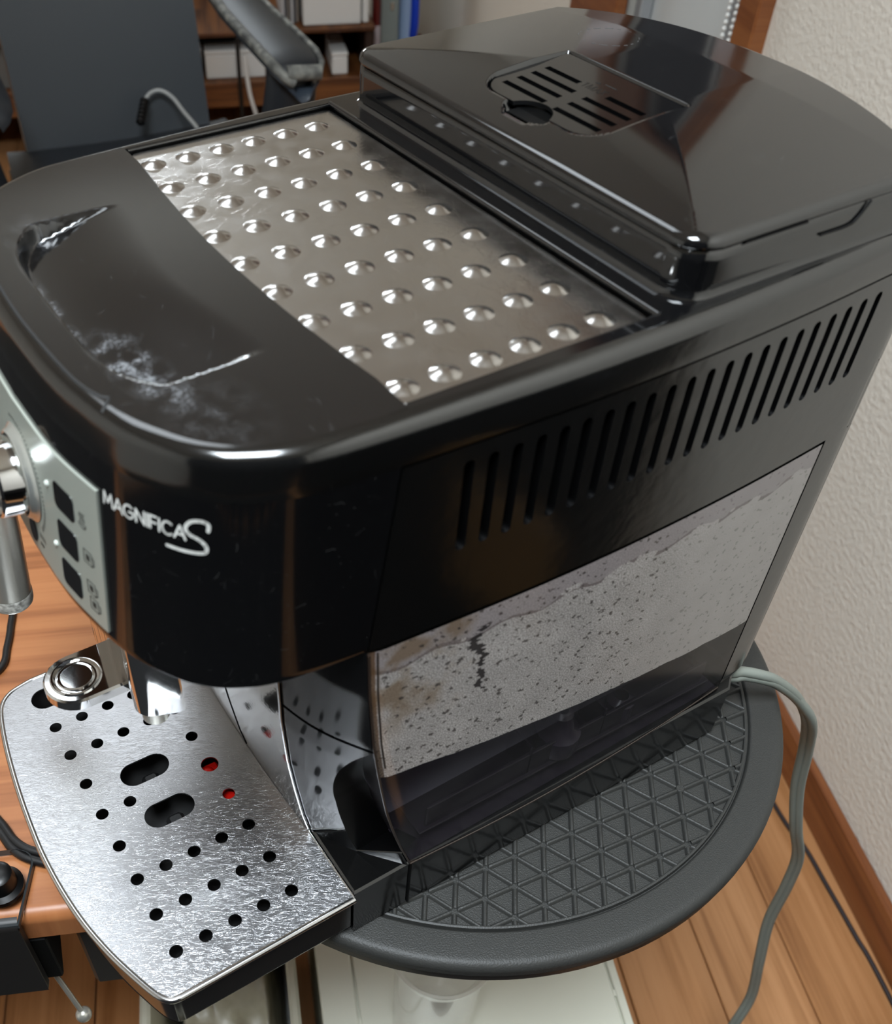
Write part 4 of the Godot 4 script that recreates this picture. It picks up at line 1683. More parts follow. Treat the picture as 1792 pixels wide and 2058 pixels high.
func flap_texture() -> ImageTexture:
	var W := 1024
	var H := 512
	var im := Image.create(W, H, false, Image.FORMAT_RGB8)
	var f := FastNoiseLite.new()
	f.seed = 8
	f.frequency = 0.02
	f.fractal_octaves = 5
	var g := FastNoiseLite.new()
	g.seed = 9
	g.frequency = 0.12
	g.fractal_octaves = 3
	var base := Color(0.045, 0.045, 0.048)
	for j in H:
		for i in W:
			var x := -0.25 + 0.26 * i / W
			var z := 0.11 + 0.11 * j / H
			# chalky wear in the near end of the scoop and along its front wall
			var d := Vector2((x + 0.077) / 0.036, (z - 0.1835) / 0.0125)
			d = Vector2(d.x * 0.92 + d.y * 0.39, d.y * 0.92 - d.x * 0.25)
			var k := maxf(0.0, 1.0 - d.length()) * 1.5
			var d2 := Vector2((x + 0.125) / 0.066, (z - 0.1925) / 0.0045)
			k = maxf(k, maxf(0.0, 1.0 - d2.length()) * 0.8)
			var d3 := Vector2((x + 0.182) / 0.014, (z - 0.180) / 0.012)
			k = maxf(k, maxf(0.0, 1.0 - d3.length()) * 0.7)
			var d4 := Vector2((x + 0.035) / 0.030, (z - 0.176) / 0.022)
			var k2 := maxf(0.0, 1.0 - d4.length()) * 0.35
			var n := clampf(f.get_noise_2d(i, j) * 1.4 + 0.45, 0.0, 1.0) * clampf(0.75 + g.get_noise_2d(i, j) * 1.1, 0.2, 1.3)
			var a := clampf((k * 1.1 + k2) * n, 0.0, 0.85)
			im.set_pixel(i, j, base.lerp(Color(0.66, 0.67, 0.69), a * 0.75))
	var rng := RandomNumberGenerator.new()
	rng.seed = 3
	for s in 900:
		var c := base.lerp(Color(0.7, 0.7, 0.7), 0.5 * rng.randf() * rng.randf())
		im.set_pixel(rng.randi() % W, rng.randi() % H, c)
	for s in 60:
		var p := Vector2(rng.randf() * W, rng.randf() * H)
		var a := rng.randf() * TAU
		for q in rng.randi_range(5, 22):
			p += Vector2(cos(a), sin(a))
			im.set_pixel(posmod(int(p.x), W), posmod(int(p.y), H), base.lerp(Color(0.6, 0.6, 0.6), 0.3))
	return ImageTexture.create_from_image(im)


func hop_loop(inset: float) -> PackedVector2Array:
	var xr := -0.0105 - inset
	var xl := 2 * XC - xr
	var zf := 0.0085 - inset
	var r := 0.013 - inset * 0.6
	var p := PackedVector2Array()
	for k in 41:
		var a := (k / 40.0) * 2 - 1
		p.append(Vector2(lerpf(xl + 0.006, xr - 0.006, k / 40.0), -0.1335 + 0.020 * a * a + inset))
	p.append(Vector2(xr - 0.0014, -0.112 + inset))
	p.append(Vector2(xr, -0.107 + inset))
	for k in 9:
		var a := PI / 2 * k / 8.0
		p.append(Vector2(xr - r + r * cos(a), zf - r + r * sin(a)))
	for k in 9:
		var a := PI / 2 + PI / 2 * k / 8.0
		p.append(Vector2(xl + r + r * cos(a), zf - r + r * sin(a)))
	p.append(Vector2(xl, -0.107 + inset))
	p.append(Vector2(xl + 0.0014, -0.112 + inset))
	return p


func lid_y(x: float, z: float) -> float:
	var df := clampf((0.0085 - z) / 0.058, 0.0, 1.0)
	var ds := clampf((0.1115 - absf(x - XC)) / 0.085, 0.0, 1.0)
	var dr := clampf((z + 0.134) / 0.03, 0.0, 1.0)
	var k: float = minf(df * (1.6 - 0.6 * df), ds * (1.8 - 0.8 * ds))
	return 0.3383 + 0.0072 * clampf(k, 0.0, 1.0) * (0.8 + 0.2 * dr)


func in_grille(x: float, z: float, grow: float) -> float:
	# 1 inside the grille's rounded place, fading over a millimetre
	var cx := absf(x + 0.1252) - (0.0362 + grow)
	var cz := absf(z + 0.0353) - (0.0245 + grow)
	var d: float = maxf(cx, cz)
	if z > -0.0353:
		var r := 0.013
		var qx := cx + r
		var qz := cz + r
		if qx > 0 and qz > 0:
			d = Vector2(qx, qz).length() - r
	var nd := Vector2((x + 0.1252) / 0.0125, (z + 0.0092) / 0.0052).length()
	d = minf(d, (nd - 1.0) * 0.006)
	return smoothstep(0.0005, -0.0005, d)


func build_hopper(m: Node3D) -> void:
	var b := B.new()
	var l0 := hop_loop(0.0)
	var rows := []
	rows.append(up3(hop_loop(-0.0012), TOP))
	rows.append(up3(hop_loop(-0.0004), TOP + 0.0012))
	rows.append(up3(l0, TOP + 0.003))
	rows.append(up3(l0, 0.3300))
	rows.append(up3(hop_loop(0.0003), 0.3336))
	rows.append(up3(hop_loop(0.0025), 0.3338))
	b.patch(rows, Vector3(XC, 0.325, -0.06), true, true)
	var h := Node3D.new()
	h.name = "bean_hopper"
	m.add_child(h, true)
	obj("hopper_wall", b, M.black, h)
	# lid: its edge, then the crowned top as a fine height field
	b = B.new()
	rows = []
	rows.append(up3(hop_loop(0.0025), 0.3342))
	rows.append(up3(hop_loop(0.0), 0.3344))
	rows.append(up3(hop_loop(-0.0004), 0.3350))
	for k in 6:
		var a := PI / 2 * k / 5.0
		var ins := 0.0032 * (1 - cos(a)) - 0.0004
		var lp := hop_loop(ins)
		var row := PackedVector3Array()
		for q in lp:
			row.append(Vector3(q.x, lid_y(q.x, q.y) - 0.0030 * (1 - sin(a)), q.y))
		rows.append(row)
	b.patch(rows, Vector3(XC, 0.30, -0.06), true, true)
	var edge := hop_loop(0.0028)
	rows = []
	# scan in z between the edge's ends
	var zs := []
	for k in 9:
		zs.append(0.0057 - 0.0105 * (1.0 - cos(PI / 2 * k / 8.0)))
	var z := -0.0058
	while z > -0.1090:
		zs.append(z)
		z -= 0.00085
	zs.append(-0.1091)
	for zz in zs:
		var xr := -0.0133
		var zc := 0.0057 - 0.0113
		if zz > zc:
			var e := clampf((zz - zc) / 0.0113, 0.0, 1.0)
			xr = -0.0133 - 0.0113 * (1.0 - sqrt(maxf(0.0, 1.0 - e * e)))
		var row := PackedVector3Array()
		for k in 241:
			var x := lerpf(2 * XC - xr, xr, k / 240.0)
			row.append(Vector3(x, lid_y(x, zz) - 0.0050 * in_grille(x, zz, 0.0), zz))
		rows.append(row)
	# then the bowed rear
	for i in range(1, 13):
		var v := i / 12.0
		var row := PackedVector3Array()
		for k in 241:
			var s := k / 240.0
			var a := s * 2 - 1
			var x := lerpf(2 * XC + 0.0133, -0.0133, s)
			var zend := -0.1335 + 0.0028 + 0.0205 * a * a
			var zz := lerpf(-0.1091, minf(zend, -0.1092), v)
			row.append(Vector3(x, lid_y(x, zz), zz))
		rows.append(row)
	b.patch(rows, Vector3.UP)
	obj("hopper_lid", b, M.black, h)
	# grip notch on the lid's side
	b = B.new()
	var ng := PackedVector3Array([Vector3(-0.0100, 0.3342, -0.044), Vector3(-0.0100, 0.3268, -0.0545), Vector3(-0.0100, 0.3268, -0.069), Vector3(-0.0100, 0.3290, -0.0735), Vector3(-0.0100, 0.3342, -0.0775)])
	b.tube(smooth_path(PackedVector3Array([ng[1], ng[2], ng[3], ng[4]]), 6), 0.0005, 6)
	b.box(Vector3(-0.0103, 0.3340, -0.03), Vector3(0.0012, 0.0006, 0.03))
	obj("grip_seam", b, M.void, h)
	# grille cover let into the lid
	var pa := Vector3(-0.1252, lid_y(-0.1252, -0.0115) - 0.0008, -0.0115)
	var pz := Vector3(-0.1252, lid_y(-0.1252, -0.059) - 0.0010, -0.059)
	var g := CSGCombiner3D.new()
	g.name = "grille_cover"
	h.add_child(g, true)
	var back := (pz - pa).normalized()
	var bs := Basis(Vector3.RIGHT, Vector3.RIGHT.cross(back) * -1.0, -back)
	bs.y = bs.z.cross(bs.x)
	g.transform = Transform3D(bs, (pa + pz) / 2)
	var pol := PackedVector2Array()
	for k in 7:
		var a := PI / 2 * k / 6.0
		pol.append(Vector2(0.0225 + 0.013 * cos(a), 0.0108 + 0.013 * sin(a)))
	for k in 7:
		var a := PI / 2 + PI / 2 * k / 6.0
		pol.append(Vector2(-0.0225 + 0.013 * cos(a), 0.0108 + 0.013 * sin(a)))
	pol.append(Vector2(-0.0355, -0.0226))
	pol.append(Vector2(-0.0343, -0.0238))
	pol.append(Vector2(0.0343, -0.0238))
	pol.append(Vector2(0.0355, -0.0226))
	var cp := CSGPolygon3D.new()
	cp.name = "cover_sheet"
	cp.polygon = pol
	cp.depth = 0.0016
	cp.rotation.x = PI / 2
	cp.position.y = -0.0014
	cp.material = M.black
	g.add_child(cp, true)
	for q in [[-0.0163, 0.0149, 0.0136], [-0.0161, 0.0074, 0.0136], [-0.0161, 0.0, 0.0136], [-0.0190, -0.0074, 0.0108], [0.0177, 0.0155, 0.0136], [0.0177, 0.0080, 0.0136], [0.0177, 0.0006, 0.0136], [0.0206, -0.0066, 0.0108]]:
		var s := CSGBox3D.new()
		s.name = "slot_cut"
		s.operation = CSGShape3D.OPERATION_SUBTRACTION
		s.size = Vector3(q[2] * 2, 0.02, 0.0030)
		s.position = Vector3(q[0], 0, q[1] - 0.0003)
		s.material = M.black
		g.add_child(s, true)
	var nc := CSGCylinder3D.new()
	nc.name = "notch_cut"
	nc.operation = CSGShape3D.OPERATION_SUBTRACTION
	nc.radius = 0.0125
	nc.height = 0.02
	nc.sides = 40
	nc.material = M.black
	nc.position = Vector3(0.0, 0.0, 0.0285)
	g.add_child(nc, true)
	b = B.new()
	b.box(Vector3(0, -0.0028, -0.0005), Vector3(0.069, 0.0004, 0.044))
	b.box(Vector3(0, -0.0028, 0.0180), Vector3(0.022, 0.0004, 0.018))
	for i in b.soup.size():
		b.soup[i] = g.transform * b.soup[i]
	obj("grille_well", b, M.void, h)
	b = B.new()
	b.box(Vector3(0, -0.00035, -0.0115), Vector3(0.0185, 0.0004, 0.0140), 0.0, Basis())
	for i in b.soup.size():
		b.soup[i] = g.transform * b.soup[i]
	obj("dose_patch", b, mat(Color(0.10, 0.10, 0.098), 0.45), h)
	# relief lettering on the patch
	var tm := TextMesh.new()
	var sf := SystemFont.new()
	sf.font_names = PackedStringArray(["Droid Sans"])
	tm.font = sf
	tm.text = "1MAX"
	tm.font_size = 16
	tm.pixel_size = 0.0042 / 12.0
	tm.depth = 0.0003
	var lt := MeshInstance3D.new()
	lt.name = "dose_lettering"
	lt.mesh = tm
	lt.material_override = M.dark
	lt.transform = g.transform * Transform3D(Basis(Vector3.RIGHT, -PI / 2), Vector3(0, 0.0001, -0.0084))
	h.add_child(lt, true)
	b = B.new()
	b.lathe(PackedVector2Array([Vector2(0.0, 0.0004), Vector2(0.0022, 0.0003), Vector2(0.0028, 0.0)]), g.transform * Vector3(-0.0030, -0.0002, -0.0145), Vector3.UP, 20)
	b.tube(PackedVector3Array([g.transform * Vector3(0.0, 0.0, -0.0145), g.transform * Vector3(0.0068, 0.0, -0.0145)]), 0.0004, 6)
	obj("spoon_mark", b, M.dark, h)
	# worn ring print left on the lid
	b = B.new()
	for k in 46:
		if (k * 7) % 11 < 5:
			continue
		var a0 := TAU * k / 46
		var a1 := TAU * (k + 1) / 46
		var c := Vector3(-0.168, 0, -0.088)
		var p := c + Vector3(cos(a0) * 0.0145, 0, sin(a0) * 0.0125)
		var q := c + Vector3(cos(a1) * 0.0145, 0, sin(a1) * 0.0125)
		p.y = lid_y(p.x, p.z) + 0.00005
		q.y = lid_y(q.x, q.z) + 0.00005
		var w := Vector3(0.00025, 0, 0.0001)
		b.quad(p - w, q - w, q + w, p + w, Vector3.UP)
	obj("ring_stain", b, mat(Color(0.30, 0.30, 0.30), 0.6), h)


func tank_texture() -> ImageTexture:
	var W := 1280
	var H := 860
	var bytes := PackedByteArray()
	bytes.resize(W * H * 4)
	var f := FastNoiseLite.new()
	f.seed = 2
	f.frequency = 0.008
	f.fractal_octaves = 4
	var g := FastNoiseLite.new()
	g.seed = 6
	g.frequency = 0.2
	g.fractal_octaves = 2
	var drops := FastNoiseLite.new()
	drops.seed = 14
	drops.noise_type = FastNoiseLite.TYPE_CELLULAR
	drops.frequency = 0.05
	drops.cellular_return_type = FastNoiseLite.RETURN_DISTANCE
	for j in H:
		var y := 0.2172 - (0.2172 - 0.0435) * j / (H - 1)
		for i in W:
			var z := -0.108 + 0.247 * i / (W - 1)     # 0 at the rear
			var line := lerpf(0.1005, 0.1325, clampf((z + 0.10) / 0.235, 0.0, 1.0))
			var n := f.get_noise_2d(i, j)
			var fine := g.get_noise_2d(i, j)
			var c := Vector3(0.085, 0.075, 0.090)
			var a := 0.62
			var edge_in := minf(0.1395 - z - (0.2172 - y) * 0.03, 0.2)
			if y > line + 0.0008 * n:
				var gray := 0.62 + 0.05 * n + fine * 0.24
				var rear := smoothstep(0.02, -0.06, z)
				gray = lerpf(gray, 0.63 + 0.02 * n + fine * 0.02, rear)
				c = Vector3(gray, gray * 0.965, gray * 0.945)
				a = 0.93
				# purple-grey clear band under the lid and its tear line
				var band := 0.2055 + 0.0016 * sin(z * 190.0) + 0.003 * n
				if y > band:
					c = c.lerp(Vector3(0.50, 0.465, 0.475), 0.6)
				elif y > band - 0.0022 - 0.003 * n and n < 0.12:
					c = c.lerp(Vector3(0.30, 0.26, 0.26), 0.6)
				# coffee brown near the front
				var br := smoothstep(0.088, 0.13, z + 0.02 * n) * smoothstep(0.150, 0.20, y)
				c = c.lerp(Vector3(0.42, 0.35, 0.28), clampf(br * (0.5 + 1.6 * n), 0.0, 0.75))
				# dark drops, each drawn down a little
				var dd := drops.get_noise_2d(i * 0.72 + j * 0.28, j * 1.0)
				var th := -0.78 + 0.26 * f.get_noise_2d(i * 4.0, j * 4.0 + 500.0)
				if dd < th:
					c = c.lerp(Vector3(0.22, 0.20, 0.19), 0.7 if rear < 0.4 else 0.3)
				# long tear
				var tz := 0.0875 + 0.0060 * f.get_noise_2d(900.0, j * 1.6) - (0.2055 - y) * 0.16
				var tw := (1.0 + 1.4 * g.get_noise_2d(7.0, j * 0.35)) * lerpf(0.0026, 0.0013, clampf((0.2055 - y) / 0.04, 0, 1))
				if y > 0.1655 and y < 0.2075 and absf(z - tz) < tw:
					c = c.lerp(Vector3(0.17, 0.155, 0.155), 0.85)
				if z > table(TANKZ, y) - 0.0035:
					c = c.lerp(Vector3(0.24, 0.18, 0.13), 0.7)
			else:
				# wet lower part, ribs faintly lighter
				if y < 0.074 and y > 0.070:
					c = Vector3(0.04, 0.035, 0.045)
				a = 0.60 + 0.06 * n
			var k := (j * W + i) * 4
			bytes[k] = int(clampf(c.x, 0, 1) * 255)
			bytes[k + 1] = int(clampf(c.y, 0, 1) * 255)
			bytes[k + 2] = int(clampf(c.z, 0, 1) * 255)
			bytes[k + 3] = int(clampf(a, 0, 1) * 255)
	return ImageTexture.create_from_image(Image.create_from_data(W, H, false, Image.FORMAT_RGBA8, bytes))


func build_tank(m: Node3D) -> void:
	var t := Node3D.new()
	t.name = "water_tank"
	m.add_child(t, true)
	var b := B.new()
	var rows := []
	var uvs := []
	for i in 40:
		var y := lerpf(0.2172, 0.0435, i / 39.0)
		var zt := table(TANKZ, y) - 0.0008
		var row := PackedVector3Array()
		var uv := []
		for k in 50:
			var z := lerpf(-0.1079, zt, k / 49.0)
			row.append(Vector3(sidex(z) + 0.0001 - 0.0012 * smoothstep(0.0015, 0.0, zt - z), y, z))
			uv.append(Vector2((z + 0.108) / 0.247, (0.2172 - y) / (0.2172 - 0.0435)))
		rows.append(row)
		uvs.append(uv)
	b.patch(rows, Vector3.RIGHT, false, false, uvs)
	var tm := mat(Color.WHITE, 0.12, 0.0, 0.6)
	tm.albedo_texture = tank_texture()
	tm.transparency = BaseMaterial3D.TRANSPARENCY_ALPHA
	obj("tank_wall", b, tm, t)
	# smoked front, floor and lid of the tank
	var smoke := mat(Color(0.10, 0.085, 0.10, 0.72), 0.3)
	smoke.transparency = BaseMaterial3D.TRANSPARENCY_ALPHA
	b = B.new()
	rows = []
	for i in 30:
		var y := lerpf(0.2172, 0.0435, i / 29.0)
		var zt := table(TANKZ, y) - 0.0010
		var row := PackedVector3Array()
		for k in 8:
			var x := lerpf(sidex(zt) - 0.0010, -0.066, k / 7.0)
			row.append(Vector3(x, y, zt - 0.004 * k / 7.0 - 0.0003))
		rows.append(row)
	b.patch(rows, Vector3(0, 0, 1))
	obj("tank_front", b, smoke, t)
	b = B.new()
	b.quad(Vector3(-0.003, 0.0440, 0.109), Vector3(-0.066, 0.0440, 0.109), Vector3(-0.066, 0.0440, -0.107), Vector3(-0.0075, 0.0440, -0.107), Vector3.UP)
	b.box(Vector3(-0.034, 0.052, -0.0), Vector3(0.05, 0.002, 0.20), 0.0005)
	b.box(Vector3(-0.012, 0.0605, 0.0), Vector3(0.002, 0.018, 0.19), 0.0005)
	b.box(Vector3(-0.020, 0.0605, 0.03), Vector3(0.018, 0.030, 0.002), 0.0005)
	b.box(Vector3(-0.020, 0.0605, -0.02), Vector3(0.018, 0.030, 0.002), 0.0005)
	obj("tank_floor", b, mat(Color(0.19, 0.165, 0.20), 0.2), t)
	b = B.new()
	b.lathe(PackedVector2Array([Vector2(0.004, 0.0), Vector2(0.011, 0.0), Vector2(0.012, 0.002), Vector2(0.012, 0.014), Vector2(0.008, 0.018), Vector2(0.006, 0.028), Vector2(0.003, 0.030)]), Vector3(-0.018, 0.0535, 0.006), Vector3.UP, 20)
	b.lathe(PackedVector2Array([Vector2(0.003, 0.0), Vector2(0.008, 0.0), Vector2(0.008, 0.012), Vector2(0.004, 0.015)]), Vector3(-0.018, 0.0535, -0.038), Vector3.UP, 20)
	obj("tank_valve", b, mat(Color(0.27, 0.24, 0.29), 0.15), t)
	var wm := mat(Color(0.75, 0.73, 0.80, 0.12), 0.02)
	wm.transparency = BaseMaterial3D.TRANSPARENCY_ALPHA
	b = B.new()
	b.quad(Vector3(-0.003, 0.100, 0.124), Vector3(-0.066, 0.100, 0.124), Vector3(-0.066, 0.100, -0.107), Vector3(-0.0075, 0.100, -0.107), Vector3.UP)
	obj("water_surface", b, wm, t)
	# edges that catch the light
	b = B.new()
	var pa := PackedVector3Array()
	var pb := PackedVector3Array()
	for i in 30:
		var y := lerpf(0.2165, 0.0437, i / 29.0)
		var zt := table(TANKZ, y)
		pa.append(Vector3(sidex(zt) - 0.0004, y, zt - 0.0010))
		pb.append(Vector3(sidex(zt) + 0.0003, y, zt - 0.0045))
	b.tube(pa, 0.0007, 8)
	b.tube(pb.slice(0, 14), 0.00045, 6)
	var pc := PackedVector3Array()
	for k in 40:
		var z := lerpf(0.1100, -0.1079, k / 39.0)
		pc.append(Vector3(sidex(z) - 0.0001, 0.0436, z))
	b.tube(pc, 0.0007, 8)
	var em := mat(Color(0.17, 0.135, 0.115), 0.14, 0.0, 0.6)
	obj("tank_edge", b, em, t)
	# black column in front of the tank, with the finger recess
	b = B.new()
	rows = []
	var cells_y := 64
	var cells_s := 40
	var pts := []
	for i in cells_y + 1:
		var y := lerpf(0.0418, CHIN, i / float(cells_y))
		var row := PackedVector3Array()
		for k in cells_s + 1:
			row.append(column(k / float(cells_s), y))
		pts.append(row)
	# above the recess: whole rows; beside it: the rows' left part up to the recess edge
	var top := []
	for i in cells_y + 1:
		if lerpf(0.0418, CHIN, i / float(cells_y)) >= 0.1525:
			top.append(pts[i])
	var side := []
	var rl := []
	for i in 49:
		var y := lerpf(0.0418, 0.1530, i / 48.0)
		var s0 := rec_s(y)
		var row := PackedVector3Array()
		for k in 25:
			row.append(column(s0 * k / 24.0, y))
		side.append(row)
		rl.append(PackedVector3Array([column(s0, y), column(s0, y) + Vector3(-0.002, 0, -0.024)]))
	b.patch(top, Vector3(0.3, 0, 1))
	b.patch(side, Vector3(0.3, 0, 1))
	obj("column", b, M.fascia, m)
	var cl := B.new()
	var lt := []
	for r in pts:
		var row := PackedVector3Array()
		for p in r:
			row.append(Vector3(2 * XC - p.x, p.y, p.z))
		lt.append(row)
	cl.patch(lt, Vector3(-0.3, 0, 1))
	obj("column", cl, M.fascia, m)
	b = B.new()
	b.patch(rl, Vector3(1, 0, 0))
	# recess sill
	b.quad(column(0.53, 0.0425), column(1.0, 0.0585), column(1.0, 0.0585) + Vector3(-0.004, -0.002, -0.012), column(0.53, 0.0425) + Vector3(-0.002, 0, -0.024), Vector3.UP)
	obj("finger_recess", b, M.dark, m)
	b = B.new()
	b.tri(column(0.53, 0.0422), column(1.0, 0.0585), column(1.0, 0.0422), Vector3(0.3, 0, 1))
	b.face(PackedVector2Array([Vector2(-0.053, 0.1428), Vector2(-0.0025, 0.1428), Vector2(-0.003, 0.1105), column2(1.0), column2(0.75), column2(0.5), column2(0.25)]), func(q: Vector2) -> Vector3: return Vector3(q.x, 0.0421, q.y), Vector3.UP)
	b.tube(PackedVector3Array([column(0.53, 0.0425) + Vector3(0, 0.0006, 0), column(1.0, 0.0590)]), 0.0006, 8)
	obj("recess_sill", b, M.side, m)


func column2(s: float) -> Vector2:
	var p := column(s, 0.0421)
	return Vector2(p.x, p.z)


func rec_s(y: float) -> float:
	if y < 0.098:
		return 0.525 + 0.012 * sin(y * 60.0)
	return clampf(0.5165 + 0.4835 * pow((y - 0.098) / 0.055, 2.2), 0.0, 1.0)


func surface_shape(b: B, poly: PackedVector2Array, off0: float, off1: float) -> void:
	# a raised plate on the front: poly in (distance along the front, height)
	b.face(poly, func(q: Vector2) -> Vector3: return on_arc(q, off1), Vector3(0.2, 0.1, 1))
	var n := poly.size()
	var c := Vector2.ZERO
	for q in poly:
		c += q / n
	for i in n:
		var p := poly[i]
		var q := poly[(i + 1) % n]
		var h := on_arc((p + q) / 2, off1) - on_arc(c, off1)
		b.quad(on_arc(p, off0), on_arc(q, off0), on_arc(q, off1), on_arc(p, off1), h)


func arc_pts(list: Array) -> PackedVector2Array:
	var o := PackedVector2Array()
	for q in list:
		o.append(Vector2(arc_of(q[0]), q[1]))
	return o


func ell(cx: float, cy: float, rx: float, ry: float, a0: float, a1: float, n := 14) -> PackedVector2Array:
	var o := PackedVector2Array()
	for k in n + 1:
		var a := deg_to_rad(lerpf(a0, a1, float(k) / n))
		o.append(Vector2(cx + rx * cos(a), cy + ry * sin(a)))
	return o


func build_front(m: Node3D) -> void:
	# --- lettering
	var glyph := {
		"M": [0.98, [[[0, 0], [0.10, 1], [0.47, 0.25], [0.84, 1], [0.94, 0]]]],
		"A": [0.84, [[[0, 0], [0.42, 1], [0.84, 0]], [[0.14, 0.33], [0.70, 0.33]]]],
		"N": [0.80, [[[0, 0], [0.0, 1], [0.72, 0], [0.72, 1]]]],
		"I": [0.14, [[[0.05, 0], [0.05, 1]]]],
		"F": [0.56, [[[0, 0], [0, 1], [0.52, 1]], [[0, 0.5], [0.48, 0.5]]]],
	}
	var s0 := arc_of(-0.0534)
	var s1 := arc_of(-0.0232)
	var widths := {"G": 0.98, "C": 0.84}
	var total := 0.0
	for ch in "MAGNIFICA":
		total += (glyph[ch][0] if glyph.has(ch) else widths[ch]) + 0.14
	var sc := (s1 - s0) / total
	var x := s0
	var b := B.new()
	var hgt := 0.0050
	var base := 0.2846
	var list := []
	for ch in "MAGNIFICA":
		if glyph.has(ch):
			for st in glyph[ch][1]:
				var p := PackedVector2Array()
				for q in st:
					p.append(Vector2(x + q[0] * sc, base + q[1] * hgt))
				list.append(p)
			x += (glyph[ch][0] + 0.14) * sc
		elif ch == "G":
			var p := ell(x + 0.46 * sc, base + 0.5 * hgt, 0.45 * sc, 0.5 * hgt, 48, 360)
			p.append(Vector2(x + 0.5 * sc, base + 0.5 * hgt))
			list.append(p)
			x += (0.98 + 0.14) * sc
		else:
			list.append(ell(x + 0.46 * sc, base + 0.5 * hgt, 0.45 * sc, 0.5 * hgt, 48, 312))
			x += (0.84 + 0.14) * sc
	strokes(b, list, 0.00038, 0.00025)
	var S := smooth2(arc_pts([[-0.0178, 0.2896], [-0.0181, 0.2920], [-0.0196, 0.2930], [-0.0218, 0.2922], [-0.0234, 0.2895], [-0.0224, 0.2872], [-0.0198, 0.2857], [-0.0183, 0.2836], [-0.0187, 0.2812], [-0.0201, 0.2804], [-0.0240, 0.2801], [-0.0291, 0.2802]]), 5)
	strokes(b, [S], 0.00062, 0.00025)
	obj("front_lettering", b, M.logo, m, 10.0).set_meta("label", "white lettering reading MAGNIFICA S")
	# --- silver control panel
	var cp := Node3D.new()
	cp.name = "control_panel"
	m.add_child(cp, true)
	b = B.new()
	var se := arc_of(-0.0566)
	var rows := []
	for i in 12:
		var y := lerpf(0.2243, 0.2876, i / 11.0)
		var row := PackedVector3Array()
		for k in 61:
			row.append(on_arc(Vector2(lerpf(-se, se, k / 60.0), y), 0.0010))
		rows.append(row)
	b.patch(rows, Vector3(0, 0, 1))
	for e in [-1.0, 1.0]:
		b.patch([PackedVector3Array([on_arc(Vector2(se * e, 0.2243), 0.0), on_arc(Vector2(se * e, 0.2876), 0.0)]), PackedVector3Array([on_arc(Vector2(se * e, 0.2243), 0.001), on_arc(Vector2(se * e, 0.2876), 0.001)])], Vector3(e, 0, 0))
	for y in [0.2243, 0.2876]:
		var ra := PackedVector3Array()
		var rb := PackedVector3Array()
		for k in 61:
			ra.append(on_arc(Vector2(lerpf(-se, se, k / 60.0), y), 0.0))
			rb.append(on_arc(Vector2(lerpf(-se, se, k / 60.0), y), 0.001))
		b.patch([ra, rb], Vector3(0, 1 if y > 0.25 else -1, 0))
	obj("panel_face", b, M.panel, cp)
	var bs := arc_of(-0.0788)
	var gloss := mat(Color(0.05, 0.05, 0.055), 0.08, 0.0, 0.6)
	for q in [[0.2701, 0.0112], [0.2530, 0.0124], [0.2352, 0.0124]]:
		b = B.new()
		var pr := rounded(0.0142, q[1], 0.0026, 5)
		for i in pr.size():
			pr[i] += Vector2(bs, q[0])
		surface_shape(b, pr, 0.0009, 0.0013)
		obj("button", b, gloss, cp, 25.0)
		b = B.new()
		var ring := pr.duplicate()
		ring.append(pr[0])
		strokes(b, [ring], 0.00025, 0.0011)
		obj("button_rim", b, mat(Color(0.78, 0.79, 0.76), 0.25, 0.6), cp, 10.0)
	for q in [[-0.0919, 0.2697], [-0.0902, 0.2441]]:
		b = B.new()
		var c := on_arc(Vector2(arc_of(q[0]), q[1]), 0.0010)
		b.lathe(PackedVector2Array([Vector2(0.0013, 0), Vector2(0.0012, 0.0005), Vector2(0.0007, 0.0009), Vector2(0, 0.0010)]), c, Vector3(0.1, 0.11, 1), 12)
		obj("indicator", b, mat(Color(0.75, 0.77, 0.74), 0.1), cp)
	b = B.new()
	list = []
	for q in [[-0.0655, 0.2541], [-0.0649, 0.2401], [-0.0641, 0.2328]]:
		var s := arc_of(q[0])
		var y: float = q[1]
		var w := 0.0026
		var h := 0.0028
		list.append(PackedVector2Array([Vector2(s - w, y + h), Vector2(s - w, y - h), Vector2(s + w, y - h), Vector2(s + w, y + h), Vector2(s - w, y + h)]))
		list.append(PackedVector2Array([Vector2(s + w, y + h * 0.6), Vector2(s + w + 0.0013, y + h * 0.5), Vector2(s + w + 0.0013, y - h * 0.6), Vector2(s + w, y - h * 0.8)]))
	var sx_ := arc_of(-0.0669)
	for k in 3:
		var p := PackedVector2Array()
		for j in 7:
			p.append(Vector2(sx_ - 0.0012 + k * 0.0012 + 0.0004 * sin(j * 1.2), 0.2690 + j * 0.0006))
		list.append(p)
	list.append(ell(sx_, 0.2676, 0.0022, 0.0013, -200, 20, 10))
	list.append(PackedVector2Array([Vector2(sx_ - 0.0022, 0.2679), Vector2(sx_ + 0.0022, 0.2679)]))
	# dotted dial round the knob, growing bars at its end
	strokes(b, list, 0.00022, 0.00115)
	for q in [[-0.0655, 0.2541], [-0.0649, 0.2401], [-0.0641, 0.2328]]:
		var s := arc_of(q[0])
		var pr := PackedVector2Array([Vector2(s - 0.0012, q[1] - 0.0014), Vector2(s + 0.0012, q[1] - 0.0014), Vector2(s + 0.0012, q[1] + 0.0014), Vector2(s - 0.0012, q[1] + 0.0014)])
		b.face(pr, func(p: Vector2) -> Vector3: return on_arc(p, 0.00118), Vector3(0.2, 0, 1))
	list = []
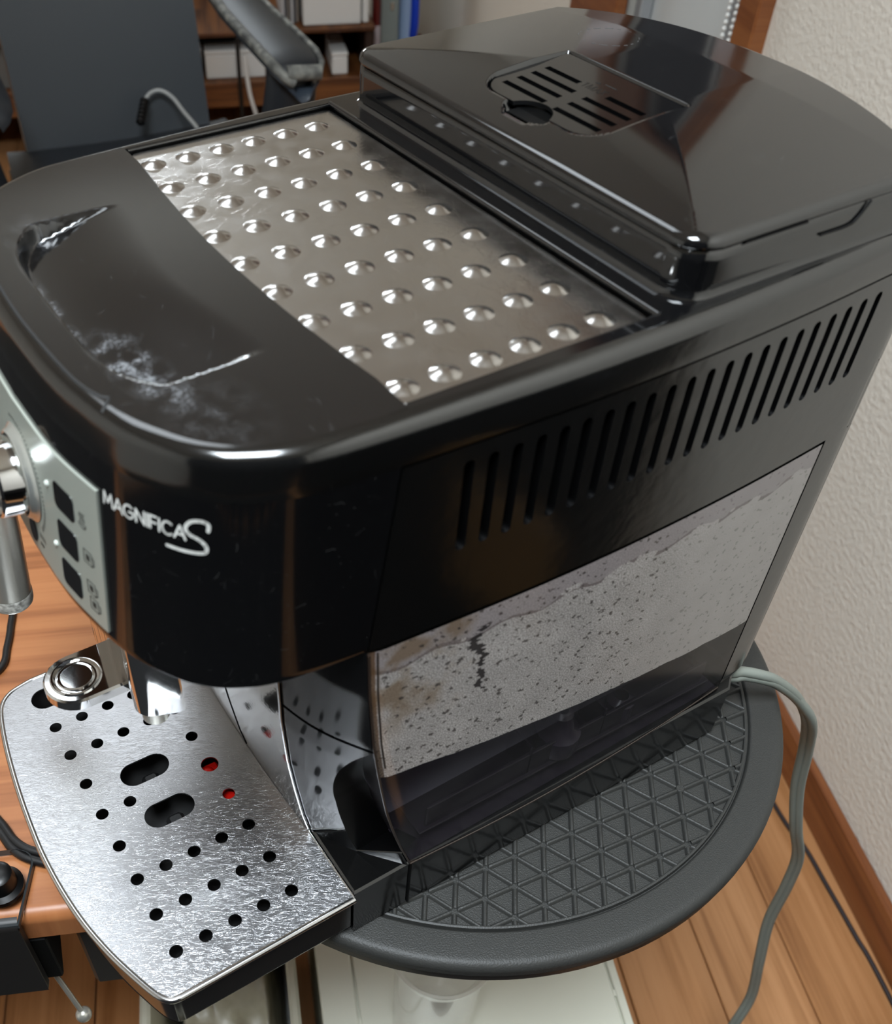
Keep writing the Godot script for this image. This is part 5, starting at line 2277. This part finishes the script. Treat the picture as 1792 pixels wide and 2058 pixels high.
	for k in 34:
		var a := deg_to_rad(110.0 - k * 4.6)
		var c := Vector2(0.0, 0.2555)
		var d := Vector2(cos(a), sin(a))
		var grow := 0.0006 + 0.0010 * maxf(0.0, (k - 18) / 16.0)
		list.append(PackedVector2Array([c + d * 0.0221, c + d * (0.0221 + grow)]))
	strokes(b, list, 0.00035, 0.00115)
	list = []
	for k in 4:
		list.append(PackedVector2Array([Vector2(0.0135 + k * 0.0016, 0.2340), Vector2(0.0135 + k * 0.0016, 0.2362)]))
		list.append(PackedVector2Array([Vector2(0.0125 + k * 0.0010, 0.2300), Vector2(0.0129 + k * 0.0010, 0.2314)]))
	strokes(b, list, 0.00028, 0.00115)
	obj("panel_print", b, M.print, cp, 10.0)
	b = B.new()
	surface_shape(b, ell(0.0052, 0.2325, 0.0042, 0.0055, 0, 345, 22), 0.0009, 0.0014)
	obj("power_button", b, gloss, cp, 25.0)
	# knob
	var ax := Vector3(0, 0.1143, 0.9934)
	var kc := on_arc(Vector2(0, 0.2555), 0.0009)
	b = B.new()
	b.lathe(PackedVector2Array([Vector2(0.0196, 0.0), Vector2(0.0188, 0.0006), Vector2(0.0178, 0.0013), Vector2(0.0170, 0.0026), Vector2(0.0164, 0.0030), Vector2(0.0158, 0.0026), Vector2(0.0156, 0.0)]), kc, ax, 48)
	obj("knob_collar", b, mat(Color(0.78, 0.79, 0.77), 0.22, 0.8), cp)
	b = B.new()
	b.lathe(PackedVector2Array([Vector2(0.0152, 0.0006), Vector2(0.0152, 0.0112), Vector2(0.0149, 0.0122), Vector2(0.0143, 0.0127), Vector2(0.0134, 0.0124), Vector2(0.0128, 0.0112), Vector2(0.009, 0.0098), Vector2(0.0, 0.0094)]), kc, ax, 56)
	obj("knob", b, M.chrome, cp)
	# --- spouts with the height tab
	var sp := Node3D.new()
	sp.name = "coffee_spout"
	m.add_child(sp, true)
	b = B.new()
	var pl := PackedVector2Array()
	pl.append(Vector2(-0.0840, 0.1855))
	pl.append(Vector2(-0.0840, 0.1885))
	for k in 9:
		var a := lerpf(10.0, 130.0, k / 8.0)
		pl.append(Vector2(-0.0965 + 0.0092 * cos(deg_to_rad(a)), 0.1965 + 0.0092 * sin(deg_to_rad(a))))
	pl.append(Vector2(-0.1062, 0.2012))
	pl.append(Vector2(-0.1368, 0.2012))
	for k in 9:
		var a := lerpf(50.0, 170.0, k / 8.0)
		pl.append(Vector2(-0.1465 + 0.0092 * cos(deg_to_rad(a)), 0.1965 + 0.0092 * sin(deg_to_rad(a))))
	pl.append(Vector2(-0.1590, 0.1885))
	pl.append(Vector2(-0.1590, 0.1855))
	b.prism(pl, Vector3.ZERO, Vector3.RIGHT, Vector3(0, 0, 1), -0.222, -0.1275, 0.0008)
	obj("spout_body", b, M.chrome, sp)
	for sx in [-0.0965, -0.1465]:
		b = B.new()
		b.lathe(PackedVector2Array([Vector2(0.0045, 0.1185), Vector2(0.0060, 0.1180), Vector2(0.0065, 0.1186), Vector2(0.0066, 0.1290)]), Vector3(sx, 0, 0.1965), Vector3.UP, 32)
		b.lathe(PackedVector2Array([Vector2(0.0045, 0.1185), Vector2(0.0045, 0.128)]), Vector3(sx, 0, 0.1965), Vector3.UP, 24)
		obj("nozzle", b, M.satin, sp)
	b = B.new()
	pl = PackedVector2Array([Vector2(-0.1060, 0.1990), Vector2(-0.1060, 0.2230)])
	for k in 17:
		var a := PI * k / 16.0
		pl.append(Vector2(XC + 0.0155 * cos(a), 0.2235 + 0.0155 * sin(a)))
	pl.append(Vector2(-0.1370, 0.2230))
	pl.append(Vector2(-0.1370, 0.1990))
	b.prism(pl, Vector3.ZERO, Vector3.RIGHT, Vector3(0, 0, 1), -0.1370, -0.1300, 0.0010)
	obj("lift_tab", b, M.chrome, sp)
	b = B.new()
	b.lathe(PackedVector2Array([Vector2(0.0122, 0.0), Vector2(0.0116, 0.0007), Vector2(0.0106, 0.0006), Vector2(0.0092, -0.0004), Vector2(0.0084, 0.0004), Vector2(0.0078, 0.0003), Vector2(0.0072, 0.0002), Vector2(0, 0.0002)]), Vector3(XC, 0.1371, 0.2235), Vector3.UP, 48)
	obj("tab_dimple", b, M.chrome, sp)
	# --- steam wand
	var sw := Node3D.new()
	sw.name = "steam_wand"
	m.add_child(sw, true)
	var p0 := Vector3(-0.2110, 0.1125, 0.2312)
	var p1 := Vector3(-0.2095, 0.205, 0.2225)
	b = B.new()
	var wa := (p1 - p0)
	b.lathe(PackedVector2Array([Vector2(0.0, 0.0), Vector2(0.0085, 0.0), Vector2(0.0108, 0.0012), Vector2(0.0115, 0.004), Vector2(0.0113, 0.05), Vector2(0.0100, wa.length()), Vector2(0.006, wa.length() + 0.004), Vector2(0.0, wa.length() + 0.005)]), p0, wa, 40)
	obj("wand_sleeve", b, M.satin, sw)
	b = B.new()
	b.lathe(PackedVector2Array([Vector2(0.0117, 0.0025), Vector2(0.0119, 0.004), Vector2(0.0118, 0.0085), Vector2(0.0116, 0.0095)]), p0, wa, 40)
	var foam := mat(Color.WHITE, 0.5)
	foam.albedo_texture = noise_tex(0.06, 128, 3, 44, false, 1.0, grad([[0.0, Color(0.30, 0.29, 0.27)], [0.5, Color(0.62, 0.61, 0.58)], [1.0, Color(0.88, 0.87, 0.84)]]))
	triplanar(foam, 30.0)
	obj("milk_residue", b, foam, sw)
	b = B.new()
	b.tube(smooth_path(PackedVector3Array([p1, p1 + Vector3(0, 0.012, -0.001), p1 + Vector3(0.002, 0.022, -0.008), p1 + Vector3(0.004, 0.026, -0.022)])), 0.006, 14)
	obj("wand_pipe", b, M.chrome, sw)


func build_tray(m: Node3D) -> void:
	var t := Node3D.new()
	t.name = "drip_tray"
	m.add_child(t, true)
	var ol := smooth2(PackedVector2Array([Vector2(0.0002, 0.2385), Vector2(-0.0010, 0.2432), Vector2(-0.0069, 0.2478), Vector2(-0.0205, 0.2532), Vector2(-0.0366, 0.2586), Vector2(-0.0563, 0.2634), Vector2(-0.0763, 0.2663), Vector2(-0.0950, 0.2677), Vector2(-0.1134, 0.2680), Vector2(-0.1448, 0.2664), Vector2(-0.1772, 0.2629), Vector2(-0.2000, 0.2588), Vector2(-0.2110, 0.2550), Vector2(-0.2170, 0.2490), Vector2(-0.2195, 0.2415), Vector2(-0.2210, 0.2330)]), 4)
	var outline := PackedVector2Array([Vector2(-0.0010, 0.1432)])
	outline.append_array(ol)
	outline.append(Vector2(-0.2222, 0.1432))
	var y := 0.0400
	var g := CSGCombiner3D.new()
	g.name = "steel_grate"
	t.add_child(g, true)
	var cp := CSGPolygon3D.new()
	cp.name = "grate_sheet"
	cp.polygon = outline
	cp.depth = 0.0010
	cp.rotation.x = PI / 2
	cp.position.y = y - 0.0010
	cp.material = M.tray
	g.add_child(cp, true)
	var steelcut := mat(Color(0.85, 0.85, 0.85), 0.25, 1.0)
	var holes := []
	for i in 8:
		for j in 5:
			if (i == 2 and j in [1, 2, 3]) or (i == 3 and j in [2, 3]) or (i == 4 and j in [1, 2, 3]):
				continue
			var x := -0.1793 + 0.02262 * i
			holes.append([x, 0.2340 - 0.01575 * j - 0.0185 * (x + 0.1793)])
	for h in holes:
		var c := CSGCylinder3D.new()
		c.name = "hole_cut"
		c.operation = CSGShape3D.OPERATION_SUBTRACTION
		var red: bool = absf(h[0] + 0.1115) < 0.003 and h[1] < 0.175
		c.radius = 0.0049 if red else 0.0034
		c.height = 0.01
		c.sides = 28
		c.position = Vector3(h[0], y, h[1])
		c.material = steelcut
		g.add_child(c, true)
	for s in [[-0.1265, 0.2020], [-0.0955, 0.2010], [-0.2030, 0.2260]]:
		var c := CSGPolygon3D.new()
		c.name = "slot_cut"
		c.operation = CSGShape3D.OPERATION_SUBTRACTION
		c.polygon = capsule(s[0], s[1], 0.0062, 0.0077, true, 12)
		c.depth = 0.01
		c.rotation.x = PI / 2
		c.position.y = y - 0.005
		c.material = steelcut
		g.add_child(c, true)
	# rolled rim along the front and the sides
	var b := B.new()
	var rp := PackedVector3Array()
	for i in outline.size():
		rp.append(Vector3(outline[i].x, y - 0.0012, outline[i].y))
	b.tube(rp, 0.0018, 10)
	obj("grate_rim", b, steel_rim(), t)
	# basin: wall, floor and what shows through the holes
	b = B.new()
	var ins := PackedVector2Array()
	for q in outline:
		var c := Vector2(-0.111, 0.2)
		ins.append(q + (c - q).normalized() * 0.0022)
	var rows := []
	for q in [[0.0, 0.0385], [0.0, 0.0085], [0.0014, 0.0048], [0.0045, 0.0032]]:
		var row := PackedVector3Array()
		for p in ins:
			var c := Vector2(-0.111, 0.2)
			var w := p + (c - p).normalized() * float(q[0])
			row.append(Vector3(w.x, q[1], maxf(w.y, 0.1432)))
		rows.append(row)
	b.patch(rows, Vector3(-0.111, 0.02, 0.2), true)
	b.face(ins, func(q: Vector2) -> Vector3: return Vector3(q.x * 0.98 - 0.002, 0.0033, q.y), Vector3.DOWN)
	var bm := mat(Color(0.10, 0.085, 0.075), 0.12, 0.0, 0.6)
	obj("basin", b, bm, t)
	b = B.new()
	b.face(ins, func(q: Vector2) -> Vector3: return Vector3(q.x, 0.014, q.y), Vector3.UP)
	for q in [[-0.1265, 0.206], [-0.0955, 0.205]]:
		b.box(Vector3(q[0] + 0.003, 0.026, q[1] - 0.006), Vector3(0.012, 0.012, 0.010), 0.002)
	obj("basin_floor", b, M.matte, t)
	b = B.new()
	var fp := PackedVector2Array()
	for k in 9:
		fp.append(Vector2(0.0046 * sin(PI / 2 * (8 - k) / 8.0), 0.0325 + 0.0045 * cos(PI / 2 * (8 - k) / 8.0)))
	b.lathe(fp, Vector3(-0.1108, 0, 0.1722), Vector3.UP, 24)
	b.box(Vector3(-0.101, 0.029, 0.171), Vector3(0.034, 0.006, 0.014), 0.001)
	obj("float_marker", b, mat(Color(0.72, 0.07, 0.04), 0.3), t)
	# mirror-like front of the grounds drawer behind the tray
	b = B.new()
	rows = []
	for i in 30:
		var yy := lerpf(0.0404, 0.2185, i / 29.0)
		var xr := table(COLX, yy)
		var row := PackedVector3Array()
		for k in 41:
			var x := lerpf(2 * XC - xr, xr, k / 40.0)
			var e := (x - XC) / 0.075
			row.append(Vector3(x, yy, table(COLZ, yy) + 0.0008 + 0.0025 * (1.0 - e * e)))
		rows.append(row)
	b.patch(rows, Vector3(0, 0, 1))
	obj("grounds_drawer", b, M.mirror, m)
	b = B.new()
	var dsp := PackedVector3Array()
	for i in 24:
		var yy := lerpf(0.0425, 0.2185, i / 23.0)
		dsp.append(Vector3(-0.1120, yy, table(COLZ, yy) + 0.0034))
	b.tube(dsp, 0.0003, 6)
	obj("drawer_seam", b, M.void, m)
	b = B.new()
	var ep := PackedVector3Array()
	for i in 30:
		var yy := lerpf(0.0404, 0.2185, i / 29.0)
		ep.append(Vector3(table(COLX, yy), yy, table(COLZ, yy) + 0.0008))
	ep.insert(0, Vector3(-0.0015, 0.0406, 0.1430))
	b.tube(ep, 0.0007, 8)
	obj("drawer_edge", b, M.chrome, m)


func steel_rim() -> StandardMaterial3D:
	return mat(Color(0.84, 0.84, 0.84), 0.2, 1.0)
